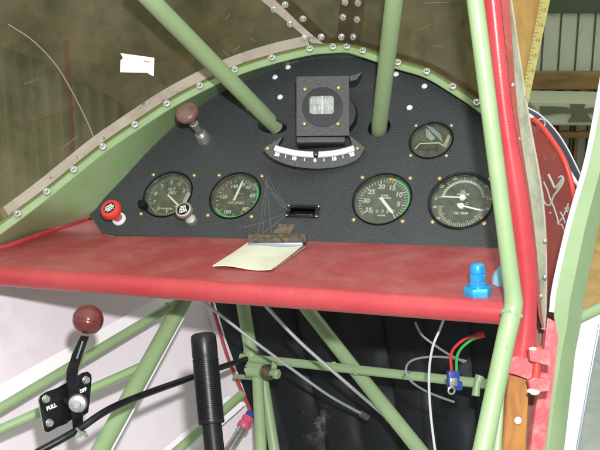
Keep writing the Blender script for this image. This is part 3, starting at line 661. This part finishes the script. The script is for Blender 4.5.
th = thing('paper_sticker', onglass(137, 64, .002)[0], 'torn white paper sticker on the left of the windshield', 'sticker')
n = onglass(137, 64)[1]
ppr = obj('paper', prism([onglass(*p, .0025)[0] for p in stp], n*-.0006), 'sticker', th, False)
A = [onglass(x, y, .0031)[0] for x, y in ((143.5, 60.6), (149, 61.2), (149, 62.2), (143.5, 61.6))]
obj('red_print', prism(A, n*-.0003), 'rring', ppr, False)

# ================================================================== red shelf
LR = .0125
la, lb = sh(-70, 261.5), sh(508, 300.5); ca, cb = la-SN*LR, lb-SN*LR
shelf = thing('parcel_shelf', ca.lerp(cb, .5), 'dusty red shelf with a rolled front edge below the instrument panel', 'shelf')
ba, bb = sh(100, 224), sh(530, 248.5)
lefts = sh(-80, 265)
A = [sh(95, 212), sh(110, 236), sh(200, 237), sh(300, 240), sh(400, 243), sh(500, 247), sh(540, 248)]
bm = loft([A[0], *A[1:]], [la.lerp(lb+(lb-la)*.02, k/6) for k in range(7)], 8)
thicken(bm, .003)
obj('shelf_top', bm, 'shelf', shelf)
obj('front_roll', tube([ca.lerp(cb, k/12) for k in range(13)], LR, 24), 'red', shelf)
ep = smoothpath([sh(92, 217, .002), sh(40, 234, .002), sh(0, 247.5, .002), sh(-75, 262, .002)], 6)
obj('side_rail', tube(ep, .0035, 10), 'red', shelf)
# clip and notepad
pc = sh(258, 255)
note = thing('note_sheet', pc, 'cream note sheet held by the rusty clip on the red shelf', 'paper')
def pgrid(corners, h0, curl):
    a, b, c_, d = [sh(*p, h0) for p in corners]; bm = bmesh.new(); g = []
    for i in range(9):
        g.append([bm.verts.new(a.lerp(b, j/8).lerp(d.lerp(c_, j/8), i/8)+SN*(curl*((i/8)**2)+.0015*math.sin(j*.8))) for j in range(9)])
    for i in range(8):
        for j in range(8): bm.faces.new((g[i][j], g[i][j+1], g[i+1][j+1], g[i+1][j]))
    thicken(bm, .0012); return bm
obj('top_sheet', pgrid([(212.5, 265.5), (271, 269), (307, 243.5), (250, 243)], .004, .003), 'paper', note)
obj('under_sheet', pgrid([(222, 264), (276, 267), (306, 247), (252, 245)], .0015, .001), 'beige', note)
clip = thing('bulldog_clip', sh(277, 246), 'rusty bulldog clip gripping the note sheet on the red shelf', 'clip')
m = frame(sh(277, 246.5, .004), SN, sh(302, 246)-sh(250, 246.5))
obj('jaw_plate', box((-.033, -.006, .000), (.033, -.002, .006), .0008, None, m), 'greymetal', clip)
bm = lathe([(0, -.035), (.0075, -.035), (.0075, .035), (0, .035)], 18, None, m @ T(0, .006, .0075) @ Matrix.Rotation(R(90), 4, 'Y'))
box((-.034, -.004, .004), (.034, .006, .012), .0015, bm, m)
obj('spring_body', bm, 'rust', clip)
hp = [(262, 241.5), (272, 234), (279.5, 223.8), (295.5, 224.3), (289, 237.5), (286, 241.5)]
q = m @ Vector((0, .010, .01)); hn = -FWD
obj('handle', prism([hitplane(x, y, q, FWD) for x, y in hp], FWD*.004, .001), 'rust', clip)
obj('spring_end', lathe([(0, .004), (.006, .003), (.007, -.003), (0, -.004)], 14, None, m @ T(.034, .004, .009) @ Matrix.Rotation(R(90), 4, 'Y')), 'rust', clip)
# blue fittings
fpz = hitplane(478, 295.5, cb+SN*LR*.9, SN); m = frame(fpz, SN*.9+UPC*.1, RIGHT)
bf = thing('hose_fitting', m, 'blue anodised hose fitting with hex base standing on the right end of the shelf', 'fitting')
obj('hex_base', lathe([(0, 0), (.0140, 0), (.0145, .001), (.0145, .0085), (.0135, .0098), (0, .0098)], 6), 'blue', bf, True, m)
pr = [(0, .034), (.004, .0338), (.0068, .032), (.0080, .0285), (.0080, .0245), (.0072, .0238), (.0072, .0228), (.0082, .022), (.0082, .0165), (.0074, .0158), (.0074, .0148), (.0084, .014), (.0084, .0098)]
obj('stem', lathe(pr, 32), 'blue', bf, True, m)
cp = W(506, 282, 1.03); m = frame(cp, (-.75*RIGHT-.62*FWD+.1*UPC), UPC)
pb = thing('plug_cap', m, 'pale blue round cap half hidden behind the green door post', 'cap')
obj('disc', lathe([(0, .006), (.010, .0055), (.016, .0035), (.0185, 0), (.0185, -.003), (0, -.003)], 36), 'paleblue', pb, True, m)

# ================================================================== tube frame
fr = thing('tube_frame', W(300, 450, 1.3), 'pale green welded steel tube frame of the cockpit', 'frame')
def ft(name, pts, d, m='green', parent=fr, smooth=False, seg=22):
    P = [W(*p) for p in pts]
    return obj(name, tube(smoothpath(P, 8) if smooth else P, d/2, seg), m, parent)
ft('brace_tube', [(276, 127, 1.39), (270, 121, 1.378), (135, -16, 1.11)], .0215)
ft('brace_tube', [(378.8, 134, 1.33), (379.5, 124, 1.30), (396.5, -20, 1.10)], .0205)
pp = [(471, -40, .90), (475, -2, .905), (490.5, 120, .92), (503.5, 220, .935), (512.5, 290, .947), (513.8, 302, .95), (512.3, 312, .95), (507, 334, .945), (481, 458, .91)]
obj('door_post', tube([W(*p) for p in pp], [.0078, .0078, .0078, .0078, .0082, .0090, .0094, .0093, .0092], 28), 'green', fr)
obj('collar', tube([cb+(cb-ca).normalized()*-.001, cb+(cb-ca).normalized()*.012], .0155, 24), 'green', fr)
ft('side_tube', [(504, 380, .99), (496, 460, .97)], .0115)
ft('side_tube', [(-30, 426.5, 1.225), (175, 304, 1.44)], .0130)
ft('side_tube', [(-30, 443, 1.17), (152, 362, 1.285)], .0118)
ft('diagonal_tube', [(188, 292, 1.36), (96, 458, 1.19)], .0215)
ft('side_tube', [(172, 455, 1.38), (242, 394, 1.47)], .0125)
ft('upright_tube', [(241, 292, 1.50), (252, 358, 1.47)], .0200)
ft('upright_tube', [(257, 364, 1.44), (261.5, 458, 1.38)], .0160)
ft('upright_tube', [(263, 378, 1.455), (276, 460, 1.42)], .0155)
ft('cross_tube', [(241, 357.5, 1.475), (300, 363.5, 1.43), (487, 384, 1.25)], .0125)
ft('cross_tube', [(235, 376.5, 1.50), (254, 377.5, 1.455)], .0075)
ft('diagonal_tube', [(300, 300, 1.47), (352, 366, 1.40), (426, 458, 1.30)], .0195)
obj('rod_eye', tube([W(480, 376, 1.24), W(477, 384, 1.238), W(475.5, 396, 1.235)], [.006, .0045, .005], 12), 'green', fr)
def bead(a, b, t, r):
    A_, B_ = W(*a), W(*b); p = A_.lerp(B_, t); m = frame(p, B_-A_); n_ = 44
    pts = [m @ Vector(((r+.0004*math.sin(k*5.1))*math.cos(2*math.pi*k/n_), (r+.0004*math.sin(k*5.1))*math.sin(2*math.pi*k/n_), .0012*math.sin(k*1.7)+.0006*math.sin(4*math.pi*k/n_))) for k in range(n_+1)]
    obj('weld_bead', tube(pts, .0012, 8), 'green', fr)
bead((-30, 443, 1.17), (152, 362, 1.285), .955, .0060)
bead((300, 363.5, 1.43), (487, 384, 1.25), .20, .0064); bead((300, 363.5, 1.43), (487, 384, 1.25), .33, .0064)
bead((241, 292, 1.50), (252, 358, 1.47), .90, .0101)
bead((-30, 426.5, 1.225), (175, 304, 1.44), .965, .0068)
bead((512.3, 312, .95), (507, 334, .945), .1, .0094)
# thin white strip behind the large diagonal
obj('white_strip', loft([W(195.5, 292, 1.375), W(105, 458, 1.20)], [W(198, 292, 1.378), W(108, 458, 1.203)], 1, .001), 'tape', fr)
# hinge bracket with spring
hb = thing('spring_bracket', W(262, 372, 1.44), 'green pivot bracket with a coil spring on the cross tube', 'bracket')
obj('pivot_sleeve', tube([W(248, 369, 1.43), W(258, 370, 1.425), W(263, 371.5, 1.42)], .0105, 16), 'green', hb)
obj('pivot_bolt', tube([W(262, 371, 1.42), W(279, 374.5, 1.405)], .0048, 14), 'green', hb)
obj('nut', lathe([(0, .004), (.0062, .004), (.007, .003), (.007, -.003), (.0062, -.004), (0, -.004)], 6, None, frame(W(276.5, 374, 1.405), W(279, 374.5, 1.405)-W(262, 371, 1.42))), 'green', hb)
a = W(263.5, 371.5, 1.418); b = W(272.5, 373.5, 1.41); fm = frame(a, b-a); ln = (b-a).length
obj('coil_spring', tube([fm @ Vector((.0085*math.cos(t), .0085*math.sin(t), ln*t/(2*math.pi*5))) for t in [k*2*math.pi*5/90 for k in range(91)]], .0011, 8), 'rust', hb)
obj('lug', tube([W(274, 369, 1.40), W(274.5, 363, 1.405)], .0042, 10), 'green', hb)
obj('washer', lathe([(0, .002), (.006, .002), (.006, -.002), (0, -.002)], 16, None, frame(W(247.5, 369, 1.425), W(248, 369, 1.43)-W(262, 371, 1.42))), 'steel', hb)

# ================================================================== side fabric, blanket
sd = thing('side_panel', W(60, 450, 1.3), 'pinkish white fabric side of the cockpit behind the throttle lever', 'side panel')
A = [W(x, y, z) for x, y, z in ((-90, 272, 1.30), (0, 272, 1.36), (110, 280, 1.47), (206, 285, 1.575))]; B = [W(x, y, z) for x, y, z in ((-90, 480, 1.24), (0, 480, 1.30), (120, 480, 1.40), (276, 480, 1.53))]
obj('fabric_skin', loft(smoothpath(A, 8), smoothpath(B, 8), 12, .001), 'fabric', sd)
tp = lambda pts: [W(x, y, z) for x, y, z in pts]
obj('fabric_tape', loft(tp([(-60, 418, 1.245), (170, 291, 1.49)]), tp([(-60, 446, 1.243), (184, 302, 1.49)]), 1, .0006), 'tape', sd)
obj('fabric_tape', loft(tp([(160, 452, 1.40), (228, 396, 1.485)]), tp([(172, 470, 1.395), (246, 404, 1.49)]), 1, .0006), 'tape', sd)
obj('red_edging', tube(smoothpath([W(210, 296, 1.555), W(217, 322, 1.548), (W(231, 366, 1.53)), W(252, 414, 1.505), W(266, 460, 1.48)], 6), .0024, 8), 'red', sd)
n = 72; bm = bmesh.new(); fl_ = bm.verts.layers.float.new('scuff')
g = []
for i in range(n+1):
    t = i/n; colv = []
    for k in range(21):
        s = k/20; x = (208+s*60)*(1-t)+(545)*t; y = 280+s*200; z = 1.60*(1-t)+1.36*t
        ph = (x-208-s*60*(1-t)); dz = .013*abs(math.sin(math.pi*(ph+8)/44))**.6 + .004*math.sin(y*.09+x*.05)
        colv.append(bm.verts.new(W(x, y, z-dz)))
    g.append(colv)
for i in range(n):
    for k in range(20): bm.faces.new((g[i][k], g[i+1][k], g[i+1][k+1], g[i][k+1]))
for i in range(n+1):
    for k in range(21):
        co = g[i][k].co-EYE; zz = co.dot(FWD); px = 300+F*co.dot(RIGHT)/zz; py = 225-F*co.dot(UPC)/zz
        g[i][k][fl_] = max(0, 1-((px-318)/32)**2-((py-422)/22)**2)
bl = obj('quilted_blanket', bm, 'quilt'); tag(bl, 'black quilted insulation blanket hanging behind the green tubes below the shelf', 'blanket')

# ================================================================== control stick, rod, throttle
a = W(203, 333, 1.02); b = W(211.5, 424, 1.0); c_ = W(216, 465, .985); ax = (a-b).normalized(); m = frame(b, ax, RIGHT); Lg = (a-b).length
st = thing('control_stick', m, 'black control stick with a ribbed rubber grip below the shelf', 'control stick')
pr = [(.0102, 0), (.0128, 0), (.0133, .002)]
nr = 34
for k in range(nr):
    z = .003+k*(Lg*.72-.003)/nr; dz = (Lg*.72-.003)/nr; pr += [(.0133, z+dz*.1), (.0133, z+dz*.6), (.0126, z+dz*.72), (.0126, z+dz*.9)]
pr += [(.0131, Lg*.735), (.0131, Lg*.93), (.0124, Lg*.975), (.0100, Lg*.995), (.005, Lg), (0, Lg)]
obj('grip', lathe(pr, 40), 'black', st, True, m, 60)
obj('shaft', tube([b+ax*.004, c_], .0100, 24), 'black', st)
tag(obj('push_rod', tube(smoothpath([W(36, 453, 1.07), W(76, 431, 1.09), W(118, 405, 1.13), W(193, 377, 1.27), W(246, 359, 1.45)], 8), .0041, 12), 'satin'), 'thin black push rod running from the throttle lever behind the stick grip', 'rod')
TQ = lambda x, y, d=0: W(x, y, 1.10+.0009*(x-65)-d)
thr = thing('throttle_quadrant', TQ(68, 430), 'black throttle lever and mounting plate with a maroon ball knob', 'throttle')
pn = (TQ(90, 400)-TQ(40, 400)).cross(TQ(65, 430)-TQ(65, 380)).normalized(); pn = -pn if pn.dot(FWD) > 0 else pn
plp = [(40, 396), (46, 392), (58, 388), (66, 383), (74, 378), (82, 373), (87, 372), (90.5, 375), (91, 379), (89, 402), (87.5, 413), (83, 416), (70, 420), (66, 424), (58, 427), (48, 432.5), (44.5, 431), (41, 412), (39, 400)]
back = Vector((.002, .004, 0))
obj('mounting_plate', prism([TQ(*p) for p in plp], FWD*.004, .0006), 'satin', thr)
obj('plate_edging', prism([TQ(x-1.2, y+.3, -.0045) for x, y in plp], FWD*.003), 'green', thr)
hexb = meshdata('plate_bolt', lathe([(0, .003), (.0034, .003), (.004, .0022), (.0040, .0005), (.0046, 0), (0, 0)], 18), 'steel')
for x, y in ((46, 399), (86, 380), (49.5, 423)): place('plate_bolt', hexb, frame(TQ(x, y, .0002), pn), thr)
lv = [(80.5, 336), (88.5, 337), (83, 352), (77.5, 368), (76.5, 378), (79.5, 395), (82, 415), (83, 433), (80.5, 437), (76, 437.5), (73, 434), (71.5, 415), (68.5, 395), (66, 380), (66.5, 370), (72, 354)]
obj('lever_arm', prism([TQ(x, y, .012) for x, y in lv], FWD*.005, .001), 'satin', thr)
obj('slot_line', prism([TQ(x, y, .0125) for x, y in ((82, 341), (83.5, 341.5), (77.5, 359), (76, 358.5))], FWD*.001), 'greymetal', thr, False)
kc = TQ(88, 320, .010); kax = (TQ(88, 318)-TQ(82.5, 340)).normalized(); m = frame(kc, kax)
kp = [(0, -.0155), (.006, -.0152)]+[(.0172*math.cos(R(t)), .0172*math.sin(R(t))) for t in range(-55, -14, 10)]+[(.0170, -.0030), (.0166, -.0022), (.0172, -.0014)]+[(.0172*math.cos(R(t)), .0172*math.sin(R(t))) for t in range(0, 90, 10)]+[(0, .0172)]
obj('ball_knob', lathe(kp, 44), 'maroon', thr, True, m, 70)
m = frame(TQ(78, 403, .014), -FWD+.05*RIGHT)
obj('friction_nut', lathe([(0, .010), (.004, .010), (.0044, .007), (.009, .006), (.0104, .004), (.0104, 0), (0, 0)], 30), 'steel', thr, True, m)
obj('spacer', lathe([(0, .006), (.004, .006), (.005, 0), (0, 0)], 16, None, frame(TQ(64.5, 400, .0), pn)), 'satin', thr)
m = frame(TQ(79, 432, .016), -FWD)
obj('end_bolt', lathe([(0, .010), (.003, .010), (.003, .005), (.0062, .005), (.0062, 0), (0, 0)], 6, None, m), 'steel', thr)
obj('cotter_pin', tube(smoothpath([TQ(76, 428, .03), TQ(82, 433, .032), TQ(87, 437, .03), TQ(85, 431, .03)], 5), .0012, 8), 'steel', thr)
obj('lettering', textbm('FULL', .0058, frame(TQ(51.5, 407, .0008), pn, (TQ(56, 407.6)-TQ(47, 411.6))), None, .0002, .0003), 'white', thr, False)
obj('lettering', textbm('OFF', .0052, frame(TQ(83, 390.5, .0008), pn, (TQ(88, 388)-TQ(79, 391.8))), None, .0002, .0003), 'white', thr, False)

# ================================================================== cables and wires
def strand(name, pts, r, m, label, cat, group=None, cap=True):
    return tag(obj(name, tube(smoothpath([W(*p) for p in pts], 8), r, 10), m), label, cat, group)
cbl = thing('control_cable', W(365, 416, 1.35), 'grey control cable running down from left of the stick to a crimped end', 'cable', 'control cables')
obj('cable_sheath', tube(smoothpath([W(196, 296, 1.30), W(250, 338, 1.32), W(300, 375, 1.36), W(330, 396, 1.39), W(364, 415, 1.43)], 8), .0021, 10), 'cable', cbl)
obj('crimp', tube([W(361, 413.5, 1.425), W(367.5, 417.5, 1.43)], .0048, 10), 'rust', cbl)
cbl = thing('control_cable', W(385, 418, 1.35), 'grey control cable, the right of the two, ending below the crossing of green tubes', 'cable', 'control cables')
obj('cable_sheath', tube(smoothpath([W(262, 302, 1.30), W(300, 342, 1.31), W(350, 386, 1.33), W(386, 417, 1.38)], 8), .0024, 10), 'cable', cbl)
obj('end_fitting', tube([W(384, 415.5, 1.377), W(388, 421, 1.385)], .0032, 10), 'rust', cbl)
strand('wire', [(445, 316, 1.12), (440, 329, 1.125), (432.5, 348, 1.13), (429, 375, 1.14), (430.5, 412, 1.15), (436, 458, 1.15)], .0015, 'wwhite', 'pale grey wire hanging straight down from the shelf edge', 'wire', 'loose grey wires below the shelf')
strand('wire', [(415, 322, 1.16), (422, 335, 1.17), (436, 346, 1.17), (450, 355, 1.18), (464, 362, 1.19)], .0014, 'wgrey', 'short grey wire slanting behind the hanging pale wire', 'wire', 'loose grey wires below the shelf')
strand('wire', [(466, 361, 1.20), (448, 357.5, 1.19), (427, 357, 1.18), (411, 361, 1.17), (406, 370, 1.16), (412, 382, 1.16), (430, 393, 1.18), (454, 402, 1.20)], .0014, 'wgrey', 'grey wire bent into a loop in front of the cross tube', 'wire', 'loose grey wires below the shelf')
tm = thing('terminal_block', W(453, 380, 1.17), 'blue terminal block with a red and a green wire, hanging below the shelf', 'terminal block')
m = frame(W(453, 380, 1.17), -FWD+.2*RIGHT, RIGHT+.0*UPC)
obj('block', box((-.0068, -.010, -.004), (.0068, .011, .005), .0012, None, m), 'darkblue', tm)
obj('side_lug', box((.003, -.012, -.004), (.011, -.002, .003), .001, None, m), 'darkblue', tm)
obj('metal_tab', box((-.0062, -.006, .004), (.003, .0035, .0075), .0008, None, m), 'steel', tm)
obj('ring_lug', tube([m @ Vector((-.004+.0038*math.cos(t), -.011+.0042*math.sin(t), .006)) for t in [k*math.pi/8 for k in range(17)]], .0012, 8), 'steel', tm)
obj('red_wire', tube(smoothpath([W(451.5, 371, 1.168), W(451, 356, 1.165), W(455, 347, 1.16), W(466, 338.5, 1.155), W(480, 335, 1.15)], 8), .0017, 8), 'wred', tm)
obj('green_wire', tube(smoothpath([W(456.5, 371, 1.168), W(457, 357, 1.166), W(462, 347.5, 1.162), W(472, 339.5, 1.157), W(480, 337, 1.15)], 8), .0017, 8), 'wgreen', tm)
obj('wire_joint', tube([W(476, 336, 1.15), W(484, 334.5, 1.15)], .0036, 10), 'wred', tm)
tbk = thing('turnbuckle', W(226, 455, 1.4), 'steel rod end with red and blue anodised hose fitting behind the stick', 'fitting')
obj('rod', tube([W(222, 460, 1.38), W(244, 425, 1.42)], .0062, 14), 'steel', tbk)
d = W(253, 411, 1.435)-W(244, 425, 1.42); m = frame(W(242, 428, 1.417), d)
obj('red_nut', lathe([(0, 0), (.0085, 0), (.0092, .001), (.0092, .008), (.0078, .009), (.0078, .013), (.009, .014), (.009, .018), (0, .019)], 12, None, m), 'magenta', tbk)
obj('blue_collar', lathe([(0, .019), (.0075, .019), (.0075, .027), (.006, .028), (0, .028)], 14, None, m), 'darkblue', tbk)

# ================================================================== door jamb, window edge, hinge, door
jm = thing('door_jamb', W(520, 330, .97), 'red fabric covered door jamb along the right of the green post', 'jamb')
jl = [(477, -40, .925), (481, -2, .93), (494, 120, .947), (507, 220, .960), (516, 300, .972), (510, 362, .972)]
jr = [(493, -40, .915), (497.5, -2, .92), (510, 112, .937), (528.5, 220, .952), (534, 300, .966), (532, 366, .972)]
A = smoothpath([W(*p) for p in jl], 8); B = smoothpath([W(*p) for p in jr], 8)
bm = bmesh.new(); g = []
for a, b in zip(A, B):
    g.append([bm.verts.new(a.lerp(b, t)-FWD*.007*math.sin(math.pi*t)) for t in [k/8 for k in range(9)]])
for p, q in zip(g, g[1:]):
    for k in range(8): bm.faces.new((p[k], p[k+1], q[k+1], q[k]))
thicken(bm, .003)
obj('padded_strip', bm, 'red', jm)
sa = smoothpath([W(x, y, z) for x, y, z in ((494, -40, .920), (498.5, -2, .925), (511, 112, .942), (529.5, 222, .957), (535.5, 305, .972), (540, 327, .978))], 8)
obj('black_seam', tube([p-FWD*.004 for p in sa], .0010, 8), 'black', jm)
A2 = [p+RIGHT*.0008 for p in sa]; B2 = smoothpath([W(x, y, z) for x, y, z in ((503, -40, .928), (508, -2, .933), (516.5, 112, .948), (532, 222, .962), (540, 305, .978), (542.5, 327, .983))], 8)
obj('red_channel', loft(A2, B2, 1, .0015), 'cowling', jm)
wd = thing('window_edge', W(543, 330, 1.0), 'grey plastic window edge with small screws, tapering down beside the red jamb', 'window edge')
P = smoothpath([W(x, y, z) for x, y, z in ((502.5, -40, .929), (507.5, -2, .934), (515.5, 110, .949), (524, 180, .958), (531.5, 250, .968), (537, 300, .978), (543, 329, .985))], 8)
Q = smoothpath([W(x, y, z) for x, y, z in ((505, -40, .94), (510.8, -2, .945), (527.5, 110, .965), (540, 180, .975), (545.5, 235, .985), (546, 300, .992), (544, 330, .99))], 8)
obj('plastic_edge', loft(P, Q, 2, .002), 'plastic', wd)
Q2 = [q+RIGHT*.0014 for q in Q]
obj('edge_binding', tube(Q, .0011, 8), 'beige', wd)
for x, y in ((503.5, 18), (512.5, 85), (518.5, 139), (525, 190.5), (531.5, 250), (541, 296), (545, 241), (545, 277)):
    place('screw', SMALLSCREW, frame(W(x, y, (.929+.00014*y) if x < 535 else .975), -FWD) @ Matrix.Scale(.9, 4), wd)
ja = [(546, 225), (551, 190), (562, 215), (557, 262), (550, 300), (544, 330), (540, 300), (545, 262)]
# brown lower channel between jamb and door
tag(obj('channel_strip', prism([W(x, y, 1.02) for x, y in ((531, 296), (547, 296), (541, 346), (539, 372), (536, 400), (529, 460), (522, 460), (528, 390), (530, 350))], FWD*.01, .001), 'brownmetal', None, False), 'dark brown metal channel between the red jamb and the open door', 'channel')
ww = thing('wooden_strip', W(514, 455, .96), 'varnished brown wooden strip with one white screw, below the red hinge', 'strip')
obj('strip_board', prism([W(x, y, .965) for x, y in ((509, 374), (526, 377), (528.5, 392), (525.5, 460), (501.5, 460))], FWD*.012, .001), 'doorwood', ww, False)
obj('screw', lathe([(0, .0016), (.003, .0012), (.0036, 0), (0, -.001)], 18, None, frame(W(518, 420.5, .963), -FWD)), 'whitep', ww)
hg = thing('door_hinge', W(530, 365, .93), 'chipped red painted hinge joining the jamb and the open door', 'hinge')
obj('hinge_leaf', prism([W(x, y, .955) for x, y in ((508.5, 359), (515, 356), (526, 358), (536, 362), (538, 366), (536, 378), (528, 380), (526, 377), (508, 373))], FWD*.010, .0012), 'chipred', hg)
obj('hinge_leaf', prism([W(x, y, .935) for x, y in ((529.5, 350), (534, 347.5), (545, 350), (551, 352), (551, 366), (543, 364), (531, 361))], FWD*.010, .0012), 'chipred', hg)
obj('hinge_leaf', prism([W(x, y, .935) for x, y in ((529, 381), (535, 378), (544, 379), (551, 381), (549, 391), (540, 392), (531, 391))], FWD*.010, .0012), 'chipred', hg)
obj('hinge_pin', tube([W(539, 346, .945), W(534, 395, .945)], .0038, 14), 'cowlrim', hg)
for x, y, s in ((533, 349, .0028), (535, 392.5, .0038), (531, 391, .003)): obj('bare_chip', lathe([(0, .0012), (s*.7, .001), (s, -.0005), (0, -.001)], 9, None, frame(W(x, y, .933), -FWD) @ Matrix.Diagonal((1.3, .7, 1, 1))), 'paper', hg)
dr = thing('door', W(555, 455, .85), 'open door with pale green frame and pinkish white fabric at the right edge', 'door')
DZf = lambda y: .80+.00035*y*.3
# inner light face and outer darker face of the frame member
fi = [(608, 60), (628, 60), (603, 160), (585, 228), (570, 300), (567, 326), (561, 356), (549, 460), (543.5, 460), (553, 380), (558, 340), (557, 330), (553, 318), (553, 300), (568, 222), (585, 160)]
obj('frame_member', prism([W(x, y, 1.06) for x, y in fi], FWD*.025+RIGHT*.022, .002), 'green', dr)
wl = smoothpath([W(x, y, 1.05) for x, y in ((608, 45), (600, 92), (587, 160), (569.5, 222), (555, 285), (551.5, 312))], 6)
obj('white_edge', tube(wl, .0029, 10), 'tape', dr)
obj('red_edge', prism([W(x, y, 1.0) for x, y in ((548, 318), (556, 322), (559, 340), (553.5, 380), (544, 460), (529, 460), (538, 392), (545, 345))], FWD*.012, .0015), 'chipred', dr)
obj('cross_tube', tube([W(566, 323.5, 1.09), W(625, 297, 1.11)], .0062, 14), 'green', dr)
obj('fabric_skin', prism([W(x, y, 1.10) for x, y in ((566, 328), (640, 294), (640, 330), (600, 330), (589, 380), (575, 460), (550, 460), (563, 360))], FWD*.006, .001), 'fabric', dr, False)
obj('metal_edge', tube([W(640, 318, 1.096), W(600, 330, 1.096)], .0008, 8), 'greymetal', dr)
obj('metal_edge', tube([W(600, 324, 1.096), W(589.5, 380, 1.096), W(575, 462, 1.096)], .0016, 8), 'greymetal', dr)
